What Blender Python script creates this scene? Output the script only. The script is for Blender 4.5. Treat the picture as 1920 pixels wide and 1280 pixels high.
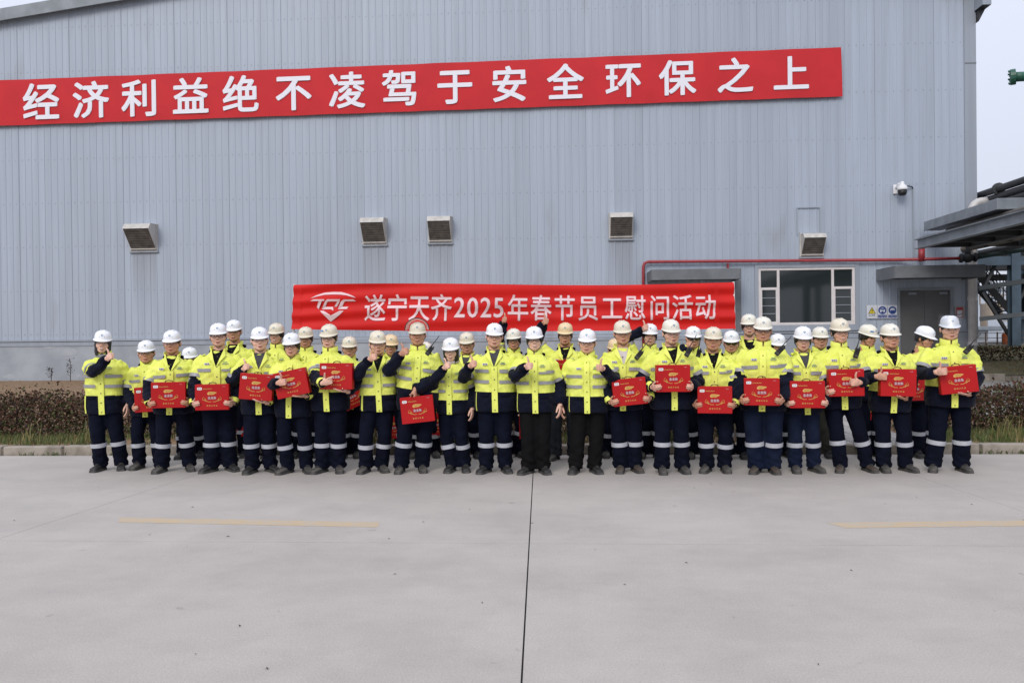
import bpy, bmesh, math, random
import numpy as np
from mathutils import Vector, Matrix, noise as mnoise

random.seed(7); np.random.seed(7)
for o in list(bpy.data.objects): bpy.data.objects.remove(o, do_unlink=True)
S = bpy.context.scene
C = S.collection
R = math.radians

# ------------------------------------------------------------------ camera
CAM_H, FOC = 1.65, 1500.0            # eye height (m), focal length in pixels of a 1920 px wide picture
YAW, PITCH, ROLL = R(3.6), R(-0.35), R(-0.63)
cam_d = bpy.data.cameras.new('camera'); cam = bpy.data.objects.new('camera', cam_d); C.objects.link(cam)
cam_d.sensor_width = 36.0; cam_d.lens = FOC / 1920 * 36.0
cam_d.clip_start = 0.1; cam_d.clip_end = 6000
CR = Matrix.Rotation(YAW, 3, 'Z') @ Matrix.Rotation(math.pi/2 + PITCH, 3, 'X') @ Matrix.Rotation(ROLL, 3, 'Z')
CP = Vector((0, 0, CAM_H))
cam.matrix_world = Matrix.Translation(CP) @ CR.to_4x4()
S.camera = cam

# ------------------------------------------------------------------ overcast sky, soft sun, exposure
SUN_EL, SUN_AZ = R(36), R(200)       # high, behind the photographer's left shoulder
world = bpy.data.worlds.new('World'); S.world = world; world.use_nodes = True
wn = world.node_tree; wn.nodes.clear()
w_out = wn.nodes.new('ShaderNodeOutputWorld'); w_bg = wn.nodes.new('ShaderNodeBackground')
w_sky = wn.nodes.new('ShaderNodeTexSky'); w_sky.sky_type = 'NISHITA'; w_sky.sun_disc = False
w_sky.sun_elevation = SUN_EL; w_sky.sun_rotation = SUN_AZ; w_sky.dust_density = 4.0; w_sky.air_density = 1.0
w_mul = wn.nodes.new('ShaderNodeVectorMath'); w_mul.operation = 'SCALE'; w_mul.inputs[3].default_value = 0.10
w_mix = wn.nodes.new('ShaderNodeMix'); w_mix.data_type = 'RGBA'; w_mix.inputs[0].default_value = 0.86
w_mix.inputs[7].default_value = (0.76, 0.80, 0.93, 1)      # even cloud cover
wn.links.new(w_sky.outputs[0], w_mul.inputs[0]); wn.links.new(w_mul.outputs[0], w_mix.inputs[6])
w_tc = wn.nodes.new('ShaderNodeTexCoord'); w_sep = wn.nodes.new('ShaderNodeSeparateXYZ'); w_map = wn.nodes.new('ShaderNodeMapRange')
wn.links.new(w_tc.outputs['Generated'], w_sep.inputs[0]); wn.links.new(w_sep.outputs[2], w_map.inputs[0])
w_map.inputs[1].default_value = 0.0; w_map.inputs[2].default_value = 1.0; w_map.inputs[3].default_value = 0.92; w_map.inputs[4].default_value = 1.65   # overcast dome: zenith brighter than horizon
wn.links.new(w_mix.outputs[2], w_bg.inputs[0]); wn.links.new(w_map.outputs[0], w_bg.inputs[1])
wn.links.new(w_bg.outputs[0], w_out.inputs[0])
sun_d = bpy.data.lights.new('sun', 'SUN'); sun_d.energy = 1.5; sun_d.angle = R(25); sun_d.color = (1.0, 0.965, 0.92)
sun = bpy.data.objects.new('sun', sun_d); C.objects.link(sun)
sdir = Vector((math.sin(SUN_AZ)*math.cos(SUN_EL), math.cos(SUN_AZ)*math.cos(SUN_EL), math.sin(SUN_EL)))
sun.rotation_euler = sdir.to_track_quat('Z', 'Y').to_euler(); sun.location = (-20, -30, 50)
vs = S.view_settings; vs.view_transform = 'Standard'; vs.look = 'None'; vs.gamma = 1.0; vs.exposure = 0.0
vs.use_curve_mapping = False
S.cycles.use_denoising = True; S.cycles.max_bounces = 6; S.cycles.transparent_max_bounces = 12

# ------------------------------------------------------------------ helpers
def at(px, py, Y):
    d = CR @ Vector(((px-960)/FOC, -(py-640)/FOC, -1.0)); t = (Y-CP.y)/d.y
    return CP + d*t
def gnd(px, py, z=0.0):
    d = CR @ Vector(((px-960)/FOC, -(py-640)/FOC, -1.0)); t = (z-CP.z)/d.z
    return CP + d*t
def srgb(r, g, b):
    f = lambda c: (c/255/12.92) if c <= 10 else ((c/255+0.055)/1.055)**2.4
    return (f(r), f(g), f(b), 1)
MATS = {}
def mat(name, col, rough=0.6, metal=0.0, var=0.0, vscale=8.0, bump=0.0, bscale=60.0, spec=0.5, coords='Object',
        col2=None, stretch=None, alpha=1.0, detail=4.0, trans=0.0, contrast=(0.35, 0.65), bdist=0.01, coat=0.0):
    if name in MATS: return MATS[name]
    m = bpy.data.materials.new(name); m.use_nodes = True; nt = m.node_tree
    b = nt.nodes['Principled BSDF']; col = tuple(col[:3])+(1,)
    b.inputs['Base Color'].default_value = col; b.inputs['Roughness'].default_value = rough
    b.inputs['Metallic'].default_value = metal; b.inputs['Specular IOR Level'].default_value = spec
    b.inputs['Coat Weight'].default_value = coat
    if alpha < 1: b.inputs['Alpha'].default_value = alpha
    if trans: b.inputs['Transmission Weight'].default_value = trans
    def tex(scale, det):
        tc = nt.nodes.new('ShaderNodeTexCoord'); mp = nt.nodes.new('ShaderNodeMapping'); tx = nt.nodes.new('ShaderNodeTexNoise')
        if coords == 'World':
            g = nt.nodes.new('ShaderNodeNewGeometry'); nt.links.new(g.outputs['Position'], mp.inputs[0])
        else: nt.links.new(tc.outputs[coords], mp.inputs[0])
        if stretch: mp.inputs['Scale'].default_value = stretch
        tx.inputs['Scale'].default_value = scale; tx.inputs['Detail'].default_value = det
        nt.links.new(mp.outputs[0], tx.inputs[0]); return tx
    if var > 0 or col2:
        tx = tex(vscale, detail); rp = nt.nodes.new('ShaderNodeValToRGB')
        c2 = tuple(col2[:3])+(1,) if col2 else tuple(min(1, c*(1+var)) for c in col[:3])+(1,)
        c1 = col if col2 else tuple(c*(1-var) for c in col[:3])+(1,)
        rp.color_ramp.elements[0].position, rp.color_ramp.elements[1].position = contrast
        rp.color_ramp.elements[0].color = c1; rp.color_ramp.elements[1].color = c2
        nt.links.new(tx.outputs[0], rp.inputs[0]); nt.links.new(rp.outputs[0], b.inputs['Base Color'])
    if bump > 0:
        tx = tex(bscale, 5); bp = nt.nodes.new('ShaderNodeBump'); bp.inputs['Strength'].default_value = bump
        bp.inputs['Distance'].default_value = bdist
        nt.links.new(tx.outputs[0], bp.inputs['Height']); nt.links.new(bp.outputs[0], b.inputs['Normal'])
    MATS[name] = m; return m

def tag(o, label, cat, group=None, kind=None):
    if label: o['label'] = label
    if cat: o['category'] = cat
    if group: o['group'] = group
    if kind: o['kind'] = kind
    return o
def thing(name, label, cat, loc=(0, 0, 0), rz=0.0, group=None, kind=None):
    o = bpy.data.objects.new(name, None); C.objects.link(o); o.location = loc; o.rotation_euler = (0, 0, rz)
    o.empty_display_size = 0.1
    return tag(o, label, cat, group, kind)
def origin(o):
    while o.parent: o = o.parent
    return Vector(o.location)
def link(name, me, parent=None):
    o = bpy.data.objects.new(name, me); C.objects.link(o)
    if parent: o.parent = parent
    return o

class MB:
    """collects faces; build() links them as one mesh object"""
    def __init__(s): s.v, s.f, s.m = [], [], []
    def add(s, vs, fs, m=0):
        k = len(s.v); s.v += [tuple(p) for p in vs]; s.f += [tuple(i+k for i in f) for f in fs]
        s.m += ([m]*len(fs) if isinstance(m, int) else list(m)); return s
    def box(s, x0, x1, y0, y1, z0, z1, m=0):
        vs = [(x, y, z) for z in (z0, z1) for y in (y0, y1) for x in (x0, x1)]
        return s.add(vs, [(0,2,3,1),(4,5,7,6),(0,1,5,4),(2,6,7,3),(0,4,6,2),(1,3,7,5)], m)
    def obox(s, c, half, rot=None, m=0):
        rot = rot or Matrix.Identity(3); c = Vector(c)
        vs = [c + rot @ Vector((x*half[0], y*half[1], z*half[2])) for z in (-1,1) for y in (-1,1) for x in (-1,1)]
        return s.add(vs, [(0,2,3,1),(4,5,7,6),(0,1,5,4),(2,6,7,3),(0,4,6,2),(1,3,7,5)], m)
    def beam(s, a, b, w, h, m=0, up=(0,0,1)):
        a, b = Vector(a), Vector(b); d = (b-a); L = d.length; d.normalize()
        u = Vector(up); sx = d.cross(u)
        if sx.length < 1e-4: sx = d.cross(Vector((0,1,0)))
        sx.normalize(); u = sx.cross(d)
        rot = Matrix((sx, d, u)).transposed()
        return s.obox((a+b)/2, (w/2, L/2, h/2), rot, m)
    def rings(s, rings, cap=True, m=0, closed=True):
        n = len(rings[0]); vs = [p for r in rings for p in r]; fs = []
        for i in range(len(rings)-1):
            for j in range(n if closed else n-1):
                a, b = i*n+j, i*n+(j+1) % n
                fs.append((a, b, b+n, a+n))
        if cap: fs.append(tuple(range(n-1, -1, -1))); fs.append(tuple((len(rings)-1)*n+j for j in range(n)))
        return s.add(vs, fs, m)
    def tube(s, pts, rad, n=10, m=0, cap=True, sq=None):
        pts = [Vector(p) for p in pts]; k = len(pts)
        rad = [rad]*k if isinstance(rad, (int, float)) else list(rad); rs = []
        prev = None
        for i, p in enumerate(pts):
            d = (pts[min(i+1, k-1)] - pts[max(i-1, 0)]); d.normalize()
            if prev is None:
                u = d.cross(Vector((0, 0, 1)))
                if u.length < 1e-3: u = Vector((1, 0, 0))
            else: u = prev - d*prev.dot(d)
            u.normalize(); w = d.cross(u); prev = u
            rs.append([p + (u*math.cos(a) + w*math.sin(a))*rad[i] for a in [2*math.pi*j/n for j in range(n)]])
        return s.rings(rs, cap, m)
    def ell(s, c, r, n=10, k=7, m=0, rot=None):
        c = Vector(c); rs = []
        for i in range(1, k):
            t = math.pi*i/k; z = -math.cos(t); q = math.sin(t)
            rs.append([(q*math.cos(2*math.pi*j/n)*r[0], q*math.sin(2*math.pi*j/n)*r[1], z*r[2]) for j in range(n)])
        vs = [p for ring in rs for p in ring] + [(0, 0, -r[2]), (0, 0, r[2])]
        fs = [(i*n+j, i*n+(j+1) % n, (i+1)*n+(j+1) % n, (i+1)*n+j) for i in range(k-2) for j in range(n)]
        a, b = len(vs)-2, len(vs)-1
        fs += [(a, (j+1) % n, j) for j in range(n)] + [(b, (k-2)*n+j, (k-2)*n+(j+1) % n) for j in range(n)]
        vs = [c + (rot @ Vector(p) if rot else Vector(p)) for p in vs]
        return s.add(vs, fs, m)
    def prism(s, poly, f3, t0, t1, m=0):
        """2-d outline poly mapped by f3(u, v, t) to space, extruded from t0 to t1"""
        n = len(poly); vs = [f3(u, v, t0) for u, v in poly] + [f3(u, v, t1) for u, v in poly]
        fs = [tuple(range(n)), tuple(range(2*n-1, n-1, -1))] + [(j, j+n, (j+1) % n+n, (j+1) % n) for j in range(n)]
        return s.add(vs, fs, m)
    def mesh(s, name, mats, smooth=False, off=None, bevel=0.0, fix=True):
        me = bpy.data.meshes.new(name)
        v = [(p[0]-off[0], p[1]-off[1], p[2]-off[2]) for p in s.v] if off is not None else s.v
        me.from_pydata(v, [], s.f)
        for mm in (mats if isinstance(mats, (list, tuple)) else [mats]): me.materials.append(mm)
        me.polygons.foreach_set('material_index', s.m)
        if fix or bevel:
            bm = bmesh.new(); bm.from_mesh(me)
            if bevel:
                bmesh.ops.bevel(bm, geom=[e for e in bm.edges], offset=bevel, segments=1, affect='EDGES', profile=0.5, clamp_overlap=True)
            bmesh.ops.recalc_face_normals(bm, faces=bm.faces); bm.to_mesh(me); bm.free()
        if smooth: me.polygons.foreach_set('use_smooth', [True]*len(me.polygons))
        me.update(); return me
    def build(s, name, mats, parent=None, smooth=False, local=False, bevel=0.0):
        off = None
        if parent is not None and not local: off = origin(parent)
        return link(name, s.mesh(name, mats, smooth, off, bevel), parent)

TXT = {}
def text_mesh(body, size=1.0, bold=0.0, fine=False):
    """flat glyph outlines (x right, y up) as vertex and face lists, centred on their own box"""
    key = (body, bold, fine)
    if key not in TXT:
        cu = bpy.data.curves.new('glyph', 'FONT'); cu.body = body; cu.offset = bold; cu.resolution_u = 3
        o = bpy.data.objects.new('glyph', cu); C.objects.link(o)
        bpy.context.view_layer.update()
        me = o.evaluated_get(bpy.context.evaluated_depsgraph_get()).to_mesh()
        bm = bmesh.new(); bm.from_mesh(me); bmesh.ops.triangulate(bm, faces=bm.faces)
        for lim in (0.30, 0.16):
            es = [e for e in bm.edges if e.calc_length() > lim]
            if fine and es: bmesh.ops.subdivide_edges(bm, edges=es, cuts=2); bmesh.ops.triangulate(bm, faces=bm.faces)
        bm.verts.index_update(); vs = [(v.co.x, v.co.y) for v in bm.verts]; fs = [tuple(v.index for v in f.verts) for f in bm.faces]; bm.free()
        o.to_mesh_clear(); bpy.data.objects.remove(o); bpy.data.curves.remove(cu)
        TXT[key] = (vs, fs)
    vs, fs = TXT[key]
    return [(x*size, y*size) for x, y in vs], fs
# ------------------------------------------------------------------ materials of the setting
def road_mat():
    m = bpy.data.materials.new('concrete_road'); m.use_nodes = True; nt = m.node_tree; b = nt.nodes['Principled BSDF']
    g = nt.nodes.new('ShaderNodeNewGeometry')
    def nz(scale, det, st=(1, 1, 1), ro=0.55):
        mp = nt.nodes.new('ShaderNodeMapping'); mp.inputs['Scale'].default_value = st; t = nt.nodes.new('ShaderNodeTexNoise')
        t.inputs['Scale'].default_value = scale; t.inputs['Detail'].default_value = det; t.inputs['Roughness'].default_value = ro
        nt.links.new(g.outputs['Position'], mp.inputs[0]); nt.links.new(mp.outputs[0], t.inputs[0]); return t
    def ramp(t, p0, c0, p1, c1):
        r = nt.nodes.new('ShaderNodeValToRGB'); e = r.color_ramp.elements
        e[0].position, e[1].position = p0, p1; e[0].color = c0; e[1].color = c1; nt.links.new(t.outputs[0], r.inputs[0]); return r
    def mul(a, bb, f=1.0):
        x = nt.nodes.new('ShaderNodeMix'); x.data_type = 'RGBA'; x.blend_type = 'MULTIPLY'; x.inputs[0].default_value = f
        nt.links.new(a, x.inputs[6]); nt.links.new(bb, x.inputs[7]); return x.outputs[2]
    base = ramp(nz(0.35, 5, (0.8, 1.1, 1), 0.6), 0.3, (0.400, 0.370, 0.338, 1), 0.7, (0.440, 0.411, 0.378, 1))
    streak = ramp(nz(1.6, 8, (0.6, 1.5, 1), 0.7), 0.30, (0.945, 0.945, 0.95, 1), 0.66, (1.02, 1.015, 1.01, 1))
    grain = ramp(nz(95, 3), 0.30, (0.86, 0.86, 0.86, 1), 0.66, (1.08, 1.08, 1.08, 1))
    spots = ramp(nz(7.0, 2, (1, 1, 1), 0.4), 0.20, (0.72, 0.70, 0.68, 1), 0.27, (1, 1, 1, 1))
    patch = ramp(nz(0.8, 6, (1, 1, 1), 0.7), 0.38, (0.915, 0.91, 0.915, 1), 0.58, (1.03, 1.025, 1.02, 1))
    c = mul(base.outputs[0], streak.outputs[0]); c = mul(c, grain.outputs[0]); c = mul(c, spots.outputs[0], 0.8); c = mul(c, patch.outputs[0])
    nt.links.new(c, b.inputs['Base Color']); b.inputs['Roughness'].default_value = 0.82; b.inputs['Specular IOR Level'].default_value = 0.3
    bp = nt.nodes.new('ShaderNodeBump'); bp.inputs['Strength'].default_value = 0.35; bp.inputs['Distance'].default_value = 0.004
    nt.links.new(nz(70, 5).outputs[0], bp.inputs['Height']); nt.links.new(bp.outputs[0], b.inputs['Normal'])
    return m
M_road = road_mat()
M_joint = mat('joint_tar', (0.02, 0.02, 0.02), 0.9)
M_under = mat('sub_base', (0.12, 0.11, 0.10), 0.95)
M_yline = mat('worn_yellow_road_paint', (0.475, 0.365, 0.235), 0.85, vscale=9, coords='World', col2=(0.425, 0.38, 0.32), contrast=(0.40, 0.72), detail=9, bump=0.35, bscale=70, bdist=0.004)
M_kerb = mat('kerb_concrete', (0.33, 0.29, 0.245), 0.9, col2=(0.17, 0.145, 0.115), vscale=5, bump=0.5, bscale=40, coords='World', contrast=(0.4, 0.72))
M_soil = mat('soil_and_dry_turf', (0.25, 0.155, 0.085), 0.95, col2=(0.17, 0.11, 0.06), vscale=7, bump=0.5, bscale=50, coords='World', bdist=0.008)
M_clad = None
VENT_PX = ((271, 465, 44), (703, 455, 42), (826, 452, 41), (1164, 445, 40), (1521, 477, 37))
def clad_mat(name, col, dirt=0.12, vents=False):
    m = bpy.data.materials.new(name); m.use_nodes = True; nt = m.node_tree; b = nt.nodes['Principled BSDF']
    g = nt.nodes.new('ShaderNodeNewGeometry')
    def nz(scale, det, st):
        mp = nt.nodes.new('ShaderNodeMapping'); mp.inputs['Scale'].default_value = st; t = nt.nodes.new('ShaderNodeTexNoise')
        t.inputs['Scale'].default_value = scale; t.inputs['Detail'].default_value = det
        nt.links.new(g.outputs['Position'], mp.inputs[0]); nt.links.new(mp.outputs[0], t.inputs[0]); return t
    r1 = nt.nodes.new('ShaderNodeValToRGB'); r1.color_ramp.elements[0].position = 0.3; r1.color_ramp.elements[1].position = 0.7
    r1.color_ramp.elements[0].color = tuple(c*(1-dirt) for c in col)+(1,); r1.color_ramp.elements[1].color = tuple(col)+(1,)
    nt.links.new(nz(1.0, 5, (5.0, 1, 0.16)).outputs[0], r1.inputs[0])
    r2 = nt.nodes.new('ShaderNodeValToRGB'); r2.color_ramp.elements[0].position = 0.24; r2.color_ramp.elements[1].position = 0.36
    r2.color_ramp.elements[0].color = (0.86, 0.82, 0.78, 1); r2.color_ramp.elements[1].color = (1, 1, 1, 1)
    nt.links.new(nz(0.6, 3, (1.6, 1, 0.5)).outputs[0], r2.inputs[0])
    x = nt.nodes.new('ShaderNodeMix'); x.data_type = 'RGBA'; x.blend_type = 'MULTIPLY'; x.inputs[0].default_value = 1
    nt.links.new(r1.outputs[0], x.inputs[6]); nt.links.new(r2.outputs[0], x.inputs[7])
    oi = nt.nodes.new('ShaderNodeObjectInfo'); mr = nt.nodes.new('ShaderNodeMapRange'); mr.inputs[3].default_value = 0.94; mr.inputs[4].default_value = 1.03
    nt.links.new(oi.outputs['Random'], mr.inputs[0]); xs = nt.nodes.new('ShaderNodeVectorMath'); xs.operation = 'SCALE'
    nt.links.new(x.outputs[2], xs.inputs[0]); nt.links.new(mr.outputs[0], xs.inputs[3]); last = xs.outputs[0]
    if vents:                                   # grime washed down below each ventilation hood
        sp = nt.nodes.new('ShaderNodeSeparateXYZ'); nt.links.new(g.outputs['Position'], sp.inputs[0]); tot = None
        def mth(op, a, c):
            n = nt.nodes.new('ShaderNodeMath'); n.operation = op
            for i, q in enumerate((a, c)):
                if isinstance(q, (int, float)): n.inputs[i].default_value = q
                else: nt.links.new(q, n.inputs[i])
            return n.outputs[0]
        for (px, py, w_) in VENT_PX:
            c = at(px, py, 24.0); hw = w_*24.0/FOC*0.55
            inx = mth('LESS_THAN', mth('ABSOLUTE', mth('SUBTRACT', sp.outputs[0], c.x), 0), hw)
            fz = nt.nodes.new('ShaderNodeMapRange'); nt.links.new(sp.outputs[2], fz.inputs[0]); fz.inputs[1].default_value = c.z-2.2; fz.inputs[2].default_value = c.z-0.2
            m_ = mth('MULTIPLY', inx, mth('MULTIPLY', fz.outputs[0], mth('LESS_THAN', sp.outputs[2], c.z))); tot = m_ if tot is None else mth('MAXIMUM', tot, m_)
        tot = mth('MULTIPLY', tot, nz(2.0, 4, (9.0, 1, 0.25)).outputs[0])
        gx = nt.nodes.new('ShaderNodeMix'); gx.data_type = 'RGBA'; nt.links.new(mth('MULTIPLY', tot, 0.75), gx.inputs[0]); nt.links.new(last, gx.inputs[6]); gx.inputs[7].default_value = (0.17, 0.175, 0.18, 1); last = gx.outputs[2]
    nt.links.new(last, b.inputs['Base Color'])
    b.inputs['Roughness'].default_value = 0.42; b.inputs['Specular IOR Level'].default_value = 0.4
    return m
M_clad = clad_mat('blue_grey_cladding_paint', (0.375, 0.425, 0.50), 0.14, True)
M_trim = clad_mat('blue_grey_trim_paint', (0.31, 0.345, 0.395), 0.15)
M_plinth = mat('plinth_paint', (0.36, 0.385, 0.42), 0.8, col2=(0.27, 0.295, 0.325), vscale=1.3, bump=0.25, bscale=25, coords='World', detail=8)
M_patch = mat('pale_plaster_patch', (0.38, 0.40, 0.425), 0.85, col2=(0.33, 0.355, 0.385), vscale=9, coords='World')
M_dgrey = mat('dark_grey_steel', (0.135, 0.145, 0.155), 0.55, var=0.15, vscale=3, coords='World')
M_mgrey = mat('mid_grey_steel', (0.21, 0.235, 0.26), 0.5, var=0.15, vscale=3, coords='World')
M_bsteel = mat('blue_grey_steel', (0.055, 0.085, 0.115), 0.5, var=0.2, vscale=2, coords='World')
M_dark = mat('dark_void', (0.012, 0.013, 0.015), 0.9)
M_dark2 = mat('black_steel', (0.035, 0.037, 0.04), 0.6, var=0.2, vscale=4, coords='World')
M_hood = mat('vent_hood_paint', (0.47, 0.45, 0.42), 0.55, var=0.12, vscale=9, coords='World', stretch=(1, 1, 0.3))
M_mesh = mat('dusty_vent_mesh', (0.15, 0.135, 0.12), 0.9, col2=(0.085, 0.077, 0.07), vscale=6, coords='World', contrast=(0.38, 0.62))
M_wframe = mat('window_frame_pvc', (0.62, 0.58, 0.57), 0.45, var=0.05, vscale=5)
M_glass = mat('dark_window_glass', (0.02, 0.026, 0.027), 0.06, spec=0.7)
M_door = mat('door_paint', (0.095, 0.093, 0.095), 0.5, var=0.08, vscale=2, coords='World')
M_rpipe = mat('red_pipe_paint', (0.30, 0.028, 0.035), 0.45, var=0.15, vscale=6, coords='World')
M_wpipe = mat('white_plastic_pipe', (0.56, 0.54, 0.53), 0.5, var=0.08, vscale=5, coords='World')
M_rust = mat('rusty_pipe_wrap', (0.10, 0.085, 0.07), 0.8, col2=(0.16, 0.14, 0.12), vscale=5, coords='World')
M_gpipe = mat('green_pipe_paint', (0.012, 0.085, 0.055), 0.45, var=0.15, vscale=8)
M_white = mat('white_paint', (0.72, 0.72, 0.73), 0.5)
M_black = mat('black_plastic', (0.012, 0.012, 0.013), 0.45)

# ------------------------------------------------------------------ ground
YK0, YK1 = 11.16, 11.33           # kerb front and back
YW = 24.0                          # face of the hall
g = MB(); g.add([(-600, -200, -0.30), (600, -200, -0.30), (600, 1500, -0.30), (-600, 1500, -0.30)], [(0, 1, 2, 3)])
o = g.build('ground', mat('far_ground', (0.20, 0.19, 0.16), 0.95, var=0.2, vscale=0.05, coords='World')); o['kind'] = 'structure'
road = thing('road', None, None, (0, 0, 0), kind='structure')
J3 = [(-4.62, 0.080), (-0.325, -0.027), (4.16, -0.080)]        # x at y = 8 and slope of the three joints in view
def jx(i, y):
    if i < 0: x, s_ = J3[0][0]+4.4*i, J3[0][1]
    elif i > 2: x, s_ = J3[2][0]+4.4*(i-2), J3[2][1]
    else: x, s_ = J3[i]
    return x + s_*(y-8.0)
JX = [-22.0, 22.0]
JY = [-14.0, -4.0, gnd(960, 1018).y, YK0-0.02]
for i in range(-5, 8):
    for j in range(len(JY)-1):
        y0, y1 = JY[j]+0.003, JY[j+1]-0.003; gl = 0.005 if i == 2 else 0.0025; gr = 0.005 if i == 1 else 0.0025
        q = [(jx(i-1, y0)+gl, y0), (jx(i, y0)-gr, y0), (jx(i, y1)-gr, y1), (jx(i-1, y1)+gl, y1)]
        b = MB(); b.prism(q, lambda u, v, t: (u, v, t), -0.2, 0.0); b.build('slab', M_road, road)
b = MB(); b.box(JX[0]-20, JX[-1]+20, -14, YK0-0.02, -0.29, -0.012); b.build('joint_filler', M_joint, road)
# yellow dashes of the lane line
for (xa, ya, xb, yb) in ((-4.05, 7.13, -1.63, 6.98), (2.38, 7.02, 6.6, 7.30)):
    b = MB(); b.add([(xa, ya-0.095, 0.0012), (xb, yb-0.095, 0.0012), (xb-0.02, yb+0.095, 0.0012), (xa-0.10, ya+0.095, 0.0012)], [(0, 1, 2, 3)])
    b.build('lane_dash', M_yline, road)
# little litter leaves and stones lying on the concrete
for k in range(46):
    x, y = random.uniform(-5.5, 5.5), random.uniform(3.2, 9.0); a = random.uniform(0, 6.28); l = random.uniform(0.006, 0.02)
    b = MB(); dx, dy = math.cos(a)*l, math.sin(a)*l
    b.add([(x-dx, y-dy, 0.003), (x+dy*0.3, y-dx*0.3, 0.009), (x+dx, y+dy, 0.004), (x-dy*0.3, y+dx*0.3, 0.006)], [(0, 1, 2, 3)])
    if k == 0: litter = MB()
    litter.add(b.v, b.f)
lo = litter.build('dry_leaf_litter', mat('dry_leaf', (0.07, 0.055, 0.04), 0.9)); tag(lo, 'scattered specks of dry leaf on the concrete road', 'leaf litter', kind='stuff')

# kerb stones
kerb = thing('kerb', None, None, (0, 0, 0), kind='structure')
kx = gnd(20, 850).x - 0.92*8
for i in range(30):
    x0, x1 = kx + 0.92*i + 0.020, kx + 0.92*(i+1) - 0.020
    b = MB(); dz = random.uniform(-0.006, 0.006); dy = random.uniform(-0.006, 0.006)
    b.box(x0, x1, YK0+dy, YK1+dy, -0.25, 0.13+dz); b.build('kerb_stone', M_kerb, kerb, bevel=0.012)
b = MB(); b.box(kx, kx+0.92*30, YK0+0.012, YK1-0.02, -0.25, 0.095); b.build('mortar', mat('old_mortar', (0.13, 0.11, 0.085), 0.95, var=0.2, vscale=9), kerb)

# planting beds behind the kerb, rising gently to the plinth
PX0, PX1 = gnd(1425, 840).x, gnd(1712, 840).x     # paved way between the hedges
def zbed(x, y): return 0.11 + 0.33*max(0.0, min(1.0, (y-YK1)/(YW-YK1)))
def bed(name, x0, x1, y0, y1, m, nx=40, ny=26, rough=0.03):
    vs, fs = [], []
    for j in range(ny+1):
        for i in range(nx+1):
            x, y = x0+(x1-x0)*i/nx, y0+(y1-y0)*j/ny
            n_ = mnoise.noise(Vector((x*1.3, y*1.3, 3.1)))*rough if 0 < j < ny and 0 < i < nx else 0
            vs.append((x, y, zbed(x, y)+n_))
    fs = [(j*(nx+1)+i, j*(nx+1)+i+1, (j+1)*(nx+1)+i+1, (j+1)*(nx+1)+i) for j in range(ny) for i in range(nx)]
    b = MB(); b.add(vs, fs); o = b.build(name, m, smooth=True); o['kind'] = 'structure'; return o
bed('planting_bed', -46, PX0, YK1-0.01, YW+0.1, M_soil, 90, 26)
bed('planting_bed_by_the_rack', PX1, 40, YK1-0.01, 14.4, M_soil, 60, 12)
# paved way and apron
pave = thing('paved_way', None, None, (0, 0, 0), kind='structure')
M_pav = mat('pale_paver', (0.40, 0.38, 0.35), 0.85, col2=(0.30, 0.285, 0.265), vscale=3.5, coords='World', bump=0.3, bscale=40)
pw = (PX1-PX0)/9
proto = MB(); proto.box(0.006, pw-0.006, 0.006, 0.24-0.006, -0.06, 0.0); pm = proto.mesh('paver', M_pav)
for r_ in range(13):
    for c_ in range(9):
        y = YK1 + 0.005 + 0.24*r_; o = link('paver', pm, pave); o.location = (PX0+pw*c_, y, zbed(0, y)+0.012+random.uniform(-0.003, 0.003))
        o.rotation_euler = (math.atan2(0.33, YW-YK1), 0, 0)
def slope_sheet(name, x0, x1, y0, y1, m, dz=0.0, parent=None, n=12):
    b = MB(); vs = []
    for k in range(n+1):
        y = y0+(y1-y0)*k/n; vs += [(x0, y, zbed(0, y)+dz), (x1, y, zbed(0, y)+dz)]
    b.add(vs, [(2*k, 2*k+1, 2*k+3, 2*k+2) for k in range(n)]); return b.build(name, m, parent)
M_pav2 = bpy.data.materials.new('paving_far'); M_pav2.use_nodes = True
_nt = M_pav2.node_tree; _b = _nt.nodes['Principled BSDF']; _br = _nt.nodes.new('ShaderNodeTexBrick'); _g = _nt.nodes.new('ShaderNodeNewGeometry')
_br.inputs['Color1'].default_value = (0.36, 0.345, 0.33, 1); _br.inputs['Color2'].default_value = (0.31, 0.30, 0.285, 1); _br.inputs['Mortar'].default_value = (0.17, 0.16, 0.15, 1)
_br.inputs['Scale'].default_value = 2.4; _br.inputs['Mortar Size'].default_value = 0.012
_nt.links.new(_g.outputs['Position'], _br.inputs[0]); _nt.links.new(_br.outputs[0], _b.inputs['Base Color']); _b.inputs['Roughness'].default_value = 0.85
slope_sheet('paving_bed', PX0, PX1, YK1+0.0, 14.4, M_under, -0.035, pave)
slope_sheet('paved_apron', PX0, 16.5, 14.4, YW+0.1, M_pav2, 0.012, pave)
# lawn and higher ground beyond the right end of the hall
XRC = at(1829, 330, YW).x
def zfar(y): return 0.50 + 0.62*max(0, min(1, (y-21.3)/9.0))
XE0, XE1 = at(1837, 700, 21.25).x, at(1882, 700, 21.25).x
vs = []
for k in range(11):
    y = 21.3 + k*0.92; x0 = XE0 if y < YW-0.3 else XRC+0.02; vs += [(x0, y, zfar(y)+0.02), (60, y, zfar(y)+0.02)]
b = MB(); b.add(vs, [(2*k, 2*k+1, 2*k+3, 2*k+2) for k in range(10)])
o = b.build('lawn_by_the_rack', mat('dry_lawn', (0.16, 0.125, 0.055), 0.95, col2=(0.10, 0.095, 0.04), vscale=2.2, coords='World', bump=0.4, bscale=30, bdist=0.006)); o['kind'] = 'structure'
b = MB(); b.add([(XRC+0.02, 30.4, 1.138), (200, 30.4, 1.138), (200, 260, 1.138), (XRC+0.02, 260, 1.138)], [(0, 1, 2, 3)])
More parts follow.
